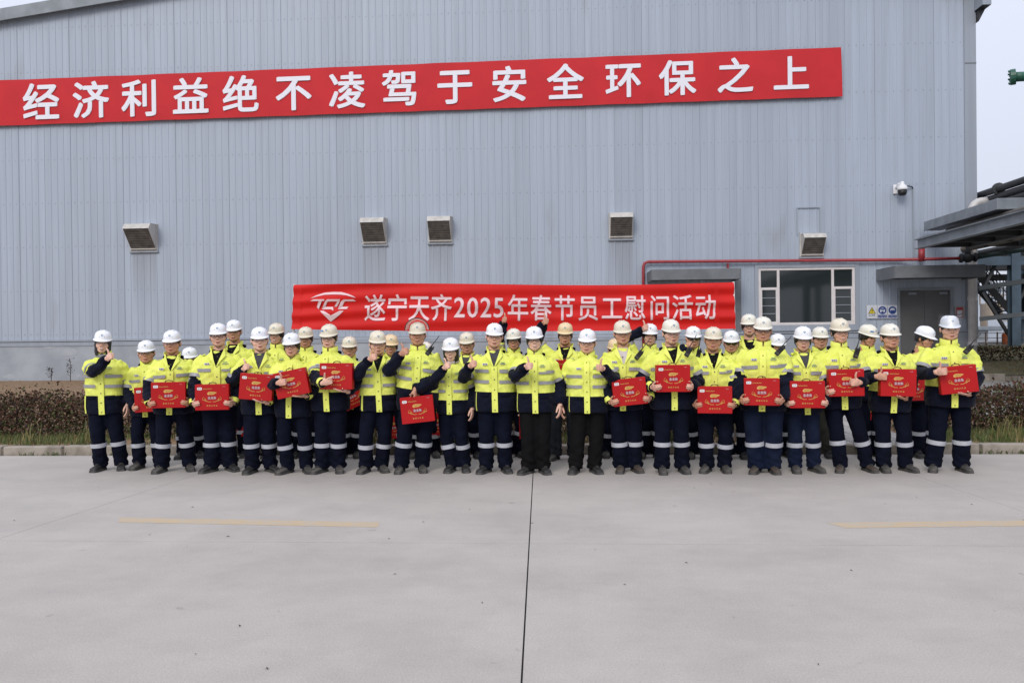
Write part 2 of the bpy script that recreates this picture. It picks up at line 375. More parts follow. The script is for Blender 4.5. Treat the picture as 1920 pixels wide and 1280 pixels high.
o = b.build('plant_yard', mat('yard_concrete', (0.30, 0.29, 0.28), 0.9, var=0.1, vscale=0.4, coords='World')); o['kind'] = 'structure'
lk = thing('lawn_edging', 'low grey concrete edging blocks along the dry lawn right of the hall', 'kerb', (XE0, 21.2, 0))
for k in range(8):
    w_ = (XE1-XE0)/2; b = MB(); x0 = XE0+w_*k; b.box(x0+0.005, x0+w_-0.005, 21.16, 21.34, 0.1, 0.56 if k < 2 else 0.50); b.build('edging_block', M_kerb, lk, bevel=0.01)
# ------------------------------------------------------------------ the hall
XR = at(1829, 330, YW).x            # right corner
XL = -19.6
hall = thing('factory_hall', 'large blue-grey ribbed metal hall filling the whole background', 'building', ((XL+XR)/2, YW, 0))
_a, _b2 = at(0, 33, YW), at(160, 6, YW)
SL = (_b2.z-_a.z)/(_b2.x-_a.x); XP = (XL+XR)/2+1.0
def zroof(x): return (_a.z + SL*(x-_a.x)) if x < XP else (_a.z + SL*(XP-_a.x) - SL*1.05*(x-XP))
ZP = 1.68                           # top of the plinth
def hole(x0, y0, x1, y1, pad=0.0):
    p, q = at(x0, y0, YW), at(x1, y1, YW); return (p.x-pad, q.x+pad, q.z-pad, p.z+pad)
HW = hole(1421, 503, 1603, 608)     # window
HD = hole(1686, 545, 1782, 735)     # double door
HD = (HD[0], HD[1], 0.0, HD[3])
HOLES = [HW, HD]
RIB = 0.21; PW = 0.84
prof = []
for k in range(4):
    x = k*RIB; prof += [(x, 0.0), (x+0.150, 0.0), (x+0.161, -0.011), (x+0.195, -0.011), (x+0.206, 0.0)]
prof.append((PW, 0.0))
npan = int((XR-0.30-XL)/PW)+1
for i in range(npan):
    xb = XR-0.30-PW*(i+1); b = MB()
    lap = 0.0 if i % 2 else 0.006
    for (u0, w0), (u1, w1) in zip(prof[:-1], prof[1:]):
        x0, x1 = xb+u0, xb+u1
        if x1 < XL: continue
        xm = (x0+x1)/2; cuts = [(ZP+0.02, None)]
        spans = [[ZP+0.02, 99.0]]
        for (ha, hb, hz0, hz1) in HOLES:
            if ha < xm < hb: spans = [[ZP+0.02, max(ZP+0.02, hz0)], [hz1, 99.0]]
        for z0, z1 in spans:
            if z1-z0 < 0.03: continue
            za, zb = min(z1, zroof(x0)), min(z1, zroof(x1))
            b.add([(x0, YW+w0-lap, z0), (x1, YW+w1-lap, z0), (x1, YW+w1-lap, zb), (x0, YW+w0-lap, za)], [(0, 1, 2, 3)])
    if b.f: b.build('cladding_panel', M_clad, hall)
# rows of fixing screws (too many to pick apart)
sc_m = MB(); zr = ZP+0.18
while zr < 13.5:
    x = XR-0.30-0.028-RIB*0; k = 0
    while x > XL:
        if zr < zroof(x)-0.2 and not any(h[0] < x < h[1] and h[2] < zr < h[3] for h in HOLES):
            jz = random.uniform(-0.006, 0.006)+ (0.012 if (k//4) % 2 else 0)
            xx = x-0.075
            sc_m.add([(xx-0.013, YW-0.0095, zr+jz-0.013), (xx+0.013, YW-0.0095, zr+jz-0.013), (xx+0.013, YW-0.0095, zr+jz+0.013), (xx-0.013, YW-0.0095, zr+jz+0.013)], [(0, 1, 2, 3)])
        x -= RIB; k += 1
    zr += 1.36
so = sc_m.build('screw', mat('screw_head', (0.24, 0.26, 0.29), 0.5), hall); so['kind'] = 'stuff'
# plinth, flashing, corner trim
b = MB(); b.box(XL, HD[0]-0.08, YW-0.02, YW+0.3, -0.25, ZP-0.07); b.box(HD[1]+0.08, XR, YW-0.02, YW+0.3, -0.25, ZP-0.07); b.build('plinth', M_plinth, hall)
b = MB()
for xa, xb_ in ((XL, HD[0]-0.08), (HD[1]+0.08, XR+0.03)):
    b.box(xa, xb_, YW-0.055, YW+0.05, ZP-0.03, ZP+0.03)
    b.box(xa, xb_, YW-0.04, YW+0.05, ZP-0.17, ZP-0.05)
b.build('flashing', M_trim, hall)
b = MB(); b.box(XR-0.31, XR-0.29, YW-0.045, YW+0.02, ZP-0.1, zroof(XR)-0.02); b.box(XR-0.29, XR+0.025, YW-0.035, YW+0.2, ZP-0.1, zroof(XR)-0.02)
b.build('corner_trim', M_trim, hall)
b = MB(); b.box(XR-0.285, XR+0.03, YW-0.042, YW-0.034, at(1824, 119, YW).z-0.02, at(1824, 118, YW).z); b.build('trim_joint', M_dgrey, hall)
b = MB(); b.box(XR-0.02, XR+0.02, YW+0.2, YW+42, 0, zroof(XR)-0.02); b.build('side_wall', M_clad, hall)
b = MB(); b.box(XL, XL+0.05, YW+0.02, YW+42, 0, zroof(XL)-0.02); b.build('side_wall', M_clad, hall)
def roofsheet(x0, x1):
    b = MB(); y0, y1 = YW-0.22, YW+42
    b.add([(x0, y0, zroof(x0)), (x1, y0, zroof(x1)), (x1, y1, zroof(x1)), (x0, y1, zroof(x0)),
           (x0, y0, zroof(x0)+0.12), (x1, y0, zroof(x1)+0.12), (x1, y1, zroof(x1)+0.12), (x0, y1, zroof(x0)+0.12)],
          [(0, 1, 2, 3), (4, 7, 6, 5), (0, 4, 5, 1), (1, 5, 6, 2), (2, 6, 7, 3), (3, 7, 4, 0)]); return b
roofsheet(XL-0.4, XP).build('roof', M_trim, hall); roofsheet(XP, XR+0.06).build('roof', M_trim, hall)
for x0, x1 in ((XL-0.4, XP), (XP, XR+0.06)):     # rake trim hanging under the roof edge
    b = MB(); y0, y1 = YW-0.245, YW-0.20
    b.add([(x0, y0, zroof(x0)-0.22), (x1, y0, zroof(x1)-0.22), (x1, y0, zroof(x1)+0.15), (x0, y0, zroof(x0)+0.15),
           (x0, y1, zroof(x0)-0.22), (x1, y1, zroof(x1)-0.22), (x1, y1, zroof(x1)+0.15), (x0, y1, zroof(x0)+0.15)],
          [(0, 1, 2, 3), (4, 7, 6, 5), (0, 4, 5, 1), (1, 5, 6, 2), (2, 6, 7, 3), (3, 7, 4, 0)])
    b.build('rake_trim', M_mgrey, hall)
ge = at(1819, 15, YW-0.3); gx1 = at(1852, 15, YW-0.3).x
b = MB(); b.box(XR-0.02, gx1, YW-0.5, YW+40, ge.z, ge.z+1.3); gt = b.build('gutter', M_trim, hall)
b = MB(); b.box(XR-0.015, gx1-0.01, YW-0.48, YW+40, ge.z-0.012, ge.z-0.002); b.build('soffit', M_dark2, gt)
b = MB(); b.add([(XR+0.03, YW-0.2, ge.z-0.35), (XR+0.03, YW-0.2, ge.z-0.015), (gx1-0.02, YW-0.2, ge.z-0.015), (XR+0.03, YW+0.1, ge.z-0.35), (XR+0.03, YW+0.1, ge.z-0.015), (gx1-0.02, YW+0.1, ge.z-0.015)],
          [(0, 2, 1), (3, 4, 5), (0, 1, 4, 3), (1, 2, 5, 4), (2, 0, 3, 5)]); b.build('bracket', M_dark2, gt)
# dark room behind the openings
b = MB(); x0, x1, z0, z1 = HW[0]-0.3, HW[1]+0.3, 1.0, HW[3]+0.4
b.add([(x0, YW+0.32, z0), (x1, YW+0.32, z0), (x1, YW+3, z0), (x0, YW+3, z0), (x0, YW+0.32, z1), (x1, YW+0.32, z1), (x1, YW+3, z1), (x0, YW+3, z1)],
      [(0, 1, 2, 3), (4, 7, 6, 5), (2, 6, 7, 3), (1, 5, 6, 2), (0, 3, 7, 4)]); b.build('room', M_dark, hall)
# window
wx0, wx1, wz0, wz1 = HW
win = MB(); F = 0.075
for (a0, a1, c0, c1) in ((wx0-0.1, wx1+0.1, wz1, wz1+0.1), (wx0-0.1, wx1+0.1, wz0-0.12, wz0), (wx0-0.1, wx0, wz0, wz1), (wx1, wx1+0.1, wz0, wz1)):
    win.box(a0, a1, YW-0.06, YW+0.1, c0, c1)
wo = win.build('window', M_trim, hall)
xa, xb_ = at(1459, 560, YW).x, at(1561, 560, YW).x
fr = MB(); y0, y1 = YW-0.035, YW+0.045
for (a0, a1, c0, c1) in ((wx0, wx1, wz1-F, wz1), (wx0, wx1, wz0, wz0+F), (wx0, wx0+F, wz0+F, wz1-F), (wx1-F, wx1, wz0+F, wz1-F),
                         (xa-F/2, xa+F/2, wz0+F, wz1-F), (xb_-F/2, xb_+F/2, wz0+F, wz1-F)):
    fr.box(a0, a1, y0, y1, c0, c1)
fo = fr.build('frame', M_wframe, wo, bevel=0.006)
zt = at(1440, 541, YW).z
panes = []
for (p0, p1) in ((wx0+F, xa-F/2), (xb_+F/2, wx1-F)):
    b = MB(); b.box(p0, p1, YW-0.03, YW+0.035, zt-0.045, zt+0.03); b.build('transom', M_wframe, wo, bevel=0.005)
    b = MB(); b.box(p0, p0+0.035, YW-0.03, YW+0.03, wz0+F, zt-0.045); b.box(p1-0.035, p1, YW-0.03, YW+0.03, wz0+F, zt-0.045)
    b.box(p0+0.035, p1-0.035, YW-0.03, YW+0.03, wz0+F, wz0+F+0.035); b.build('sash', M_wframe, wo)
    b = MB(); b.box(p0, p1, YW+0.0, YW+0.008, zt+0.03, wz1-F); b.build('pane', M_glass, wo)
    for q in range(4):
        hz = (zt-0.045-(wz0+F+0.035))/4; c0 = wz0+F+0.035+hz*q
        b = MB(); b.box(p0+0.035, p1-0.035, YW+0.0+0.004*(q % 2), YW+0.008+0.004*(q % 2), c0+0.012, c0+hz); b.build('pane', M_glass, wo)
        if q: b = MB(); b.box(p0+0.035, p1-0.035, YW-0.012, YW+0.02, c0-0.010, c0+0.012); b.build('glazing_bar', M_mgrey, wo)
b = MB(); b.box(xa+F/2, xb_-F/2, YW+0.0, YW+0.008, wz0+F, wz1-F); b.build('pane', M_glass, wo)
b = MB(); b.box(wx0-0.14, wx1+0.14, YW-0.10, YW, wz0-0.17, wz0-0.12); b.build('sill', M_trim, wo)
# double door with canopy
do = MB(); dx0, dx1, dz0, dz1 = HD; dz0 = 0.44
for (a0, a1, c0, c1) in ((dx0-0.07, dx0, dz0, dz1+0.07), (dx1, dx1+0.07, dz0, dz1+0.07), (dx0, dx1, dz1, dz1+0.07)):
    do.box(a0, a1, YW-0.06, YW+0.1, c0, c1)
dr = do.build('door', M_mgrey, hall)
xm = (dx0+dx1)/2
for (a0, a1) in ((dx0, xm-0.006), (xm+0.006, dx1)):
    b = MB(); b.box(a0+0.004, a1, YW+0.0, YW+0.05, dz0, dz1-0.005); b.build('leaf', M_door, dr)
b = MB(); b.box(xm-0.10, xm-0.07, YW-0.05, YW-0.001, 1.35, 1.5); b.box(xm-0.2, xm-0.07, YW-0.06, YW-0.04, 1.41, 1.435); b.build('handle', M_dark2, dr)
for hx in (dx0+0.25, dx1-0.3):
    b = MB(); b.box(hx, hx+0.22, YW-0.045, YW-0.001, dz1-0.12, dz1-0.06); b.build('closer', M_mgrey, dr)
def canopy(xl, yt, xr, yb, depth):
    p, q = at(xl, yt, YW-depth), at(xr, yb, YW-depth); x0, x1, z0, z1 = p.x, q.x, q.z, p.z
    b = MB(); b.box(x0, x1, YW-depth, YW-0.03, z1-0.05, z1)
    co = b.build('canopy', M_dgrey, hall, bevel=0.01)
    for (a0, a1, b0, b1) in ((x0, x1, YW-depth-0.02, YW-depth+0.02), (x0-0.02, x0+0.02, YW-depth+0.021, YW-0.03), (x1-0.02, x1+0.02, YW-depth+0.021, YW-0.03)):
        e = MB(); e.box(a0, a1, b0, b1, z0, z1+0.025); e.build('fascia', M_dgrey, co, bevel=0.006)
    e = MB(); e.box(x0+0.03, x1-0.03, YW-depth+0.03, YW-0.03, z0+0.05, z0+0.08); e.build('soffit', M_dark2, co)
canopy(1678, 500, 1848, 519, 1.3)
canopy(1222, 507, 1389, 523, 1.1)
b = MB(); b.box(at(1377, 540, YW).x-0.02, at(1389, 540, YW).x, YW-0.05, YW-0.028, ZP+0.03, at(1389, 525, YW).z); b.build('door_trim', M_dgrey, hall)
# old blanked-off opening above the small hood
p, q = at(1493, 389, YW), at(1538, 440, YW); e = MB(); t_ = 0.028
for (a0, a1, c0, c1) in ((p.x, q.x, p.z-t_, p.z), (p.x, p.x+t_, q.z, p.z-t_), (q.x-t_, q.x, q.z, p.z-t_)): e.box(a0, a1, YW-0.045, YW-0.02, c0, c1)
e.build('blanking_frame', M_trim, hall)
# ventilation hoods
def vent(px, py, wpx, hpx, k):
    c = at(px, py, YW); s_ = (c-CP).length/FOC; w, h = wpx*s_, hpx*s_
    x0, x1, z0, z1 = c.x-w/2, c.x+w/2, c.z-h/2, c.z+h/2; d = w*0.62; yb_ = YW-0.03
    b = MB(); b.box(x0-0.03, x1+0.03, yb_-0.03, yb_+0.028, z0-0.05, z1+0.03)
    vo = b.build('vent_hood', M_hood, hall, bevel=0.006)
    t = 0.012; zt1 = z1; zf = z1-h*0.23
    for xs in (x0, x1-t):
        sides = MB(); sides.add([(xs, yb_-0.03, z0), (xs, yb_-0.03, zt1), (xs, yb_-d*0.78, zt1-0.02), (xs, yb_-d, zf), (xs+t, yb_-0.03, z0), (xs+t, yb_-0.03, zt1), (xs+t, yb_-d*0.78, zt1-0.02), (xs+t, yb_-d, zf)],
                  [(0, 1, 2, 3), (4, 7, 6, 5), (0, 4, 5, 1), (1, 5, 6, 2), (2, 6, 7, 3), (3, 7, 4, 0)])
        sides.build('side_cheek', M_hood, vo)
    top = MB(); top.add([(x0-0.01, yb_-0.03, zt1+0.01), (x1+0.01, yb_-0.03, zt1+0.01), (x1+0.01, yb_-d*0.78, zt1-0.012), (x0-0.01, yb_-d*0.78, zt1-0.012), (x1+0.01, yb_-d-0.008, zf), (x0-0.01, yb_-d-0.008, zf)], [(0, 1, 2, 3), (3, 2, 4, 5)])
    top.build('hood_top', M_hood, vo)
    gr = MB(); gr.add([(x0+t, yb_-d+0.03, zf-0.012), (x1-t, yb_-d+0.03, zf-0.012), (x1-t, yb_-0.04, z0+0.02), (x0+t, yb_-0.04, z0+0.02)], [(0, 1, 2, 3)])
    gr.build('mesh_screen', M_mesh, vo)
    for q_ in range(8):
        f = 0.08+0.12*q_; s2 = MB(); y_, z_ = yb_-d+0.02+(d-0.07)*f, zf-0.012+(z0+0.02-zf+0.012)*f
        s2.box(x0+t+0.002, x1-t-0.002, y_-0.012, y_-0.004, z_-0.004, z_+0.004); s2.build('slat', mat('dusty_slat', (0.13, 0.117, 0.104), 0.8), vo)
    b = MB(); b.box(x0-0.005, x1+0.005, yb_-0.09, yb_-0.031, z0-0.01, z0+0.02); b.build('lip', M_hood, vo)
    b = MB(); b.box(x0-0.05, x1+0.05, yb_-0.04, yb_+0.02, z0-0.10, z0-0.055); b.build('drip_rail', M_trim, vo)
for k, (px, py, w_, h_) in enumerate(((271, 445, 44, 41), (703, 433, 42, 44), (826, 430, 41, 44), (1164, 423, 40, 43), (1521, 459, 37, 36))): vent(px, py, w_, h_, k)
# a bare plaster patch or two on the plinth
for (px, py, rx, rz) in ((92, 650, 0.22, 0.10), (20, 706, 0.25, 0.10), (150, 704, 0.20, 0.06), (300, 665, 0.3, 0.08), (130, 660, 0.3, 0.16)):
    c = at(px, py, YW-0.02); b = MB(); n_ = 14
    b.add([(c.x+math.cos(6.283*k/n_)*rx*random.uniform(0.6, 1.1), YW-0.0235, c.z+math.sin(6.283*k/n_)*rz*random.uniform(0.6, 1.1)) for k in range(n_)], [tuple(range(n_))])
    b.build('plaster_patch', M_patch, hall)
# rain pipe at the corner, with the elbow at its top
xd = at(1823, 560, YW-0.2).x; zt_ = at(1830, 378, YW-0.2).z; b = MB(); yy = YW-0.2
pts = [(xd, yy, 0.45), (xd, yy, zt_-0.28)] + [(xd+0.28*(1-math.cos(a)), yy, zt_-0.28+0.28*math.sin(a)) for a in (0.4, 0.8, 1.2, 1.57)] + [(xd+0.62, yy, zt_+0.01)]
b.tube(pts, 0.115, 14); dp = b.build('rain_pipe', M_wpipe, hall, smooth=True)
for z_ in (1.3, 2.6, zt_-0.30):
    e = MB(); e.tube([(xd, yy, z_-0.05), (xd, yy, z_+0.05)], 0.13, 14); e.build('pipe_clamp', M_wpipe, dp)
# thin cable conduit under the security camera
e = MB(); xc = at(1711, 420, YW).x; e.tube([(xc, YW-0.05, at(1711, 355, YW).z), (xc, YW-0.05, at(1713, 486, YW).z)], 0.02, 6); e.build('conduit', M_trim, hall)

# ------------------------------------------------------------------ red water pipe on the wall
rp = thing('fire_water_pipe', 'thin red water pipe running along the wall above the window', 'pipe', (at(1206, 600, YW).x, YW-0.15, 0))
y_ = YW-0.14; A, Bp, Dp = at(1206, 625, y_), at(1206, 491, y_), at(1690, 487, y_); Ep, Gp = at(1728, 486, y_-0.2), at(1805, 484, y_-0.7)
e = MB(); e.tube([(A.x, y_, 0.5), (Bp.x, y_, Bp.z-0.14), (Bp.x+0.04, y_, Bp.z-0.04), (Bp.x+0.14, y_, Bp.z), (Dp.x, y_, Dp.z), (Ep.x, y_-0.2, Ep.z), (Gp.x, y_-0.7, Gp.z)], 0.045, 10); e.build('pipe_run', M_rpipe, rp, smooth=True)
hx = at(1365, 500, y_); e = MB(); e.box(hx.x-0.02, hx.x+0.02, y_-0.03, YW-0.03, hx.z-0.18, hx.z+0.1); e.build('bracket', M_rpipe, rp)
e = MB(); e.tube([(Ep.x, y_-0.2, Ep.z-0.06), (Ep.x, y_-0.2, Ep.z+0.32)], 0.09, 10); e.build('riser', M_rpipe, rp, smooth=True)
vv = thing('gate_valve', 'dark gate valve with handwheel at the end of the red pipe', 'valve', (Gp.x, y_-0.7, Gp.z))
e = MB(); e.ell((Gp.x+0.12, y_-0.75, Gp.z), (0.16, 0.13, 0.13)); e.tube([(Gp.x-0.06, y_-0.7, Gp.z), (Gp.x-0.02, y_-0.7, Gp.z)], 0.13, 12); e.tube([(Gp.x+0.27, y_-0.8, Gp.z+0.01), (Gp.x+0.31, y_-0.8, Gp.z+0.01)], 0.13, 12)
e.tube([(Gp.x+0.12, y_-0.75, Gp.z+0.08), (Gp.x+0.12, y_-0.75, Gp.z+0.34)], [0.08, 0.05], 10); e.build('valve_body', M_dark2, vv, smooth=True)
e = MB(); e.tube([(Gp.x+0.12+0.17*math.cos(a), y_-0.75+0.17*math.sin(a), Gp.z+0.36) for a in [6.2832*k/14 for k in range(15)]], 0.018, 6); e.build('handwheel', M_dark2, vv, smooth=True)
e = MB(); e.tube([(Gp.x+0.3, y_-0.8, Gp.z+0.01), (XR+1.2, y_-0.8, Gp.z+0.25), (XR+6, y_-0.8, Gp.z+0.4)], 0.06, 10); e.build('outlet_pipe', mat('dark_green_pipe', (0.025, 0.05, 0.045), 0.5), vv, smooth=True)

# ------------------------------------------------------------------ security camera
cc = at(1691, 353, YW-0.25); sc_ = thing('security_camera', 'white dome security camera bracketed high on the wall', 'security camera', cc)
e = MB(); e.box(cc.x-0.16, cc.x-0.04, YW-0.06, YW-0.03, cc.z-0.12, cc.z+0.14); e.tube([(cc.x-0.08, YW-0.06, cc.z+0.05), (cc.x-0.05, YW-0.2, cc.z+0.12), (cc.x, YW-0.28, cc.z+0.13)], 0.05, 8); e.build('bracket', M_white, sc_)
e = MB(); e.rings([[(cc.x+r_*math.cos(a), YW-0.28+r_*math.sin(a), cc.z+h_) for a in [6.2832*k/16 for k in range(16)]] for r_, h_ in ((0.03, 0.19), (0.05, 0.17), (0.06, 0.10), (0.12, 0.06), (0.145, -0.02), (0.14, -0.06))]); e.build('housing', M_white, sc_, smooth=True)
e = MB(); e.rings([[(cc.x+r_*math.cos(a), YW-0.28+r_*math.sin(a), cc.z+h_) for a in [6.2832*k/16 for k in range(16)]] for r_, h_ in ((0.125, -0.061), (0.12, -0.14), (0.10, -0.20), (0.05, -0.22))]); e.build('dome', M_black, sc_, smooth=True)
e = MB(); e.tube([(cc.x+0.05, YW-0.25, cc.z+0.07), (cc.x+0.22, YW-0.12, cc.z+0.08), (xc-0.03, YW-0.06, cc.z+0.07), (xc, YW-0.05, cc.z)], 0.018, 6); e.build('cable', M_black, sc_, smooth=True)

# ------------------------------------------------------------------ signs by the door
def sign_plane(px0, py0, px1, py1, Y):
    p, q = at(px0, py0, Y), at(px1, py1, Y); return p.x, q.x, q.z, p.z
M_sblue = mat('sign_blue', (0.015, 0.045, 0.22), 0.4); M_syel = mat('sign_yellow', (0.62, 0.50, 0.03), 0.4); M_sbg = mat('sign_white', (0.56, 0.58, 0.62), 0.4, var=0.05, vscale=6)
M_sred = mat('sign_red', (0.36, 0.03, 0.04), 0.4)
ys = YW-0.06
for k, (px0, px1, lab, nm) in enumerate(((1625, 1644.6, 'white warning sign with a yellow electric triangle left of the door', 'warning'),
                               (1645.2, 1663.8, 'blue round safety sign of a goggled masked head, middle one by the door', 'goggles'),
                               (1664.4, 1682.5, 'blue round safety sign of a helmeted head nearest the door', 'helmet'))):
    x0, x1, z0, z1 = sign_plane(px0, 572, px1, 597, ys)
    t_ = thing('safety_sign', lab, 'sign', ((x0+x1)/2, ys, z0), group='safety signs beside the double door'); w = x1-x0; h = z1-z0
    e = MB(); e.box(x0, x1, ys, ys+0.02, z0, z1); e.build('board', M_sbg, t_)
    f3 = lambda u, v, t, x0=x0, z0=z0, w=w, h=h: (x0+u*w, ys-t, z0+v*h)
    def flat(poly, name, m, t): e = MB(); e.add([f3(u, v, t) for u, v in poly], [tuple(range(len(poly)))]); return e.build(name, m, t_)
    asp = w/h
    if k == 0:
        flat([(0.14, 0.36), (0.88, 0.36), (0.51, 0.86)], 'triangle_border', M_black, 0.003); flat([(0.22, 0.40), (0.80, 0.40), (0.51, 0.79)], 'triangle', M_syel, 0.006)
        flat([(0.53, 0.70), (0.43, 0.57), (0.50, 0.57), (0.46, 0.44), (0.60, 0.60), (0.52, 0.60), (0.58, 0.70)], 'lightning_bolt', M_black, 0.009)
        vs2, fs2 = text_mesh('当心触电', 0.10, 0.01); e = MB(); mx = max(v[0] for v in vs2); e.add([f3(0.22+0.58*v[0]/mx, 0.20+0.11*v[1]/0.1, 0.004) for v in vs2], fs2); e.build('lettering', M_black, t_)
    else:
        circ = lambda cx, cz, r, n=22: [(cx+r*math.cos(6.2832*j/n), cz+r*asp*math.sin(6.2832*j/n)) for j in range(n)]
        flat(circ(0.5, 0.62, 0.42), 'disc', M_sblue, 0.003); flat(circ(0.5, 0.60, 0.27), 'head', M_sbg, 0.006)
        if k == 1:
            flat([(0.30, 0.64), (0.70, 0.64), (0.70, 0.74), (0.30, 0.74)], 'goggles', M_sblue, 0.009); flat(circ(0.5, 0.47, 0.12), 'mask', M_sblue, 0.009)
        else:
            flat([(0.24, 0.62), (0.76, 0.62), (0.72, 0.50), (0.60, 0.40), (0.40, 0.40), (0.28, 0.50)], 'face', M_sblue, 0.009)
        flat([(0.06, 0.06), (0.94, 0.06), (0.94, 0.27), (0.06, 0.27)], 'caption_bar', M_sblue, 0.003)
        vs2, fs2 = text_mesh('必须戴护目镜' if k == 1 else '必须戴安全帽', 0.1, 0.0); e = MB(); mx = max(v[0] for v in vs2)
        e.add([f3(0.12+0.76*v[0]/mx, 0.12+0.10*v[1]/0.1, 0.006) for v in vs2], fs2); e.build('lettering', M_sbg, t_)
x0, x1, z0, z1 = sign_plane(1791, 574, 1809, 597, ys)
t_ = thing('notice_board', 'small white notice with red border right of the door', 'sign', ((x0+x1)/2, ys, z0))
e = MB(); e.box(x0, x1, ys, ys+0.02, z0, z1); e.build('board', mat('notice_frame', (0.34, 0.32, 0.31), 0.5), t_)
e = MB(); e.box(x0+0.03, x1-0.05, ys-0.004, ys-0.001, z0+0.03, z1-0.03); e.build('border', M_sred, t_)
e = MB(); e.box(x0+0.05, x1-0.07, ys-0.008, ys-0.005, z0+0.06, z1-0.12); e.build('paper', M_sbg, t_)
# ------------------------------------------------------------------ slogan banner on the hall
M_ban1 = mat('banner_red_far', (0.52, 0.024, 0.030), 0.7, spec=0.25, var=0.06, vscale=1.2, coords='World')
M_ban2 = mat('banner_red_near', (0.56, 0.008, 0.007), 0.6, spec=0.25, var=0.06, vscale=2.0, coords='World')
M_ltr1 = mat('banner_white', (0.74, 0.74, 0.80), 0.6)
M_ltr2 = mat('banner_pinkish_white', (0.70, 0.50, 0.53), 0.55, var=0.10, vscale=1.5, coords='World')
YB1 = YW-0.12
TL, BL, TR, BR = at(-24, 152, YB1), at(-24, 237, YB1), at(1577, 89, YB1), at(1580, 181, YB1)
def b1(u, v):
    p = (TL*(1-v)+BL*v)*(1-u) + (TR*(1-v)+BR*v)*u
    w = 0.010*math.sin(u*60+v*1.5)*(0.3+abs(v-0.5)) + 0.012*math.sin(v*math.pi)
    return Vector((p.x, p.y-w, p.z + (0.004*math.sin(u*95) if v in (0, 1) else 0)))
t1 = thing('slogan_banner', 'long red banner with white Chinese slogan high on the hall wall', 'banner', ((TL.x+TR.x)/2, YB1, BL.z))
NU, NV = 140, 6; e = MB(); e.add([b1(i/NU, j/NV) for j in range(NV+1) for i in range(NU+1)], [(j*(NU+1)+i, j*(NU+1)+i+1, (j+1)*(NU+1)+i+1, (j+1)*(NU+1)+i) for j in range(NV) for i in range(NU)])
e.build('cloth', M_ban1, t1, smooth=True)
CX1 = [78, 171, 263, 358, 452, 551, 651, 750, 853, 955, 1060, 1169, 1270, 1378, 1483]
for ch, px in zip('经济利益绝不凌驾于安全环保之上', CX1):
    py = 191 + (138-191)*(px-78)/(1483-78); c = at(px, py, YB1); vs2, fs2 = text_mesh(ch)
    em = 70*(at(px+1, py, YB1)-c).x; tilt = (TR.z-TL.z)/(TR.x-TL.x)
    e = MB()
    for q_, (ox, oy) in enumerate(((0, 0), (0.021, 0.012), (-0.021, 0.012), (0.021, -0.012), (-0.021, -0.012), (0.01, 0.02), (-0.01, -0.02))):      # heavy strokes
        e.add([(c.x+(x-0.5+ox)*em, YB1-0.026-0.0012*q_, c.z+(y-0.385+oy)*em+tilt*(x-0.5)*em) for x, y in vs2], fs2)
    e.build('character', M_ltr1, t1)

# ------------------------------------------------------------------ event banner on two poles behind the people
YB2 = 11.55
tl, bl, tr, br = at(551, 534, YB2), at(547, 617, YB2), at(1376, 529, YB2), at(1379, 616, YB2)
def b2(u, v, off=0.0):
    p = (tl*(1-v)+bl*v)*(1-u) + (tr*(1-v)+br*v)*u
    edge = math.exp(-u*5)+math.exp(-(1-u)*5)
    w = (0.006+0.016*edge)*math.sin(6.283*(v*3.2+0.5*math.sin(u*3.0)+u*0.8)) + 0.010*math.sin(u*17+v*2)+0.02*math.sin(u*7)
    sag = 0.035*math.sin(math.pi*u)*(0.35+0.65*v) - (0.02*math.sin(math.pi*u*2)*(1-v))
    return Vector((p.x, p.y-w-off, p.z-sag))
t2 = thing('event_banner', 'red cloth banner with white emblem and lettering held up behind the workers', 'banner', ((tl.x+tr.x)/2, YB2, 0))
NU, NV = 150, 18; e = MB(); e.add([b2(i/NU, j/NV) for j in range(NV+1) for i in range(NU+1)], [(j*(NU+1)+i, j*(NU+1)+i+1, (j+1)*(NU+1)+i+1, (j+1)*(NU+1)+i) for j in range(NV) for i in range(NU)])
cl = e.build('cloth', M_ban2, t2, smooth=True)
def b2px(px, py, off=0.004):      # picture position on the banner -> u, v
    p = at(px, py, YB2); u = (p.x-tl.x)/(tr.x-tl.x); zt_ = tl.z+(tr.z-tl.z)*u; zb_ = bl.z+(br.z-bl.z)*u
    sg = 0.035*math.sin(math.pi*u)*0.68 
    return b2(u, (zt_-p.z-sg)/(zt_-zb_), off)
CH2 = list(zip('遂宁天齐2025年春节员工慰问活动', [705.6, 747, 788, 829.5, 864, 888.5, 913, 937, 972, 1015, 1059, 1103, 1147.4, 1191, 1236.6, 1279, 1322]))
for ch, px in CH2:
    py = 578.0 + (574.5-578.0)*(px-705)/(1322-705); vs2, fs2 = text_mesh(ch, fine=True)
    w_ = 41.0 if not ch.isdigit() else 44.0; k_ = 0.5 if not ch.isdigit() else 0.27; dy_ = 0.385 if not ch.isdigit() else 0.345
    e = MB()
    for q_, (ox, oy) in enumerate(((0.016, 0.0), (-0.016, 0.0), (0, 0.012), (0, -0.012))):
        e.add([b2px(px+(x+ox-k_)*w_, py-(y+oy-dy_)*50.0, 0.006+0.0012*q_) for x, y in vs2], fs2)
    e.build('character', M_ltr2, t2)
def zl(poly): return [(570+x/16.0, 535+y/16.0) for x, y in poly]
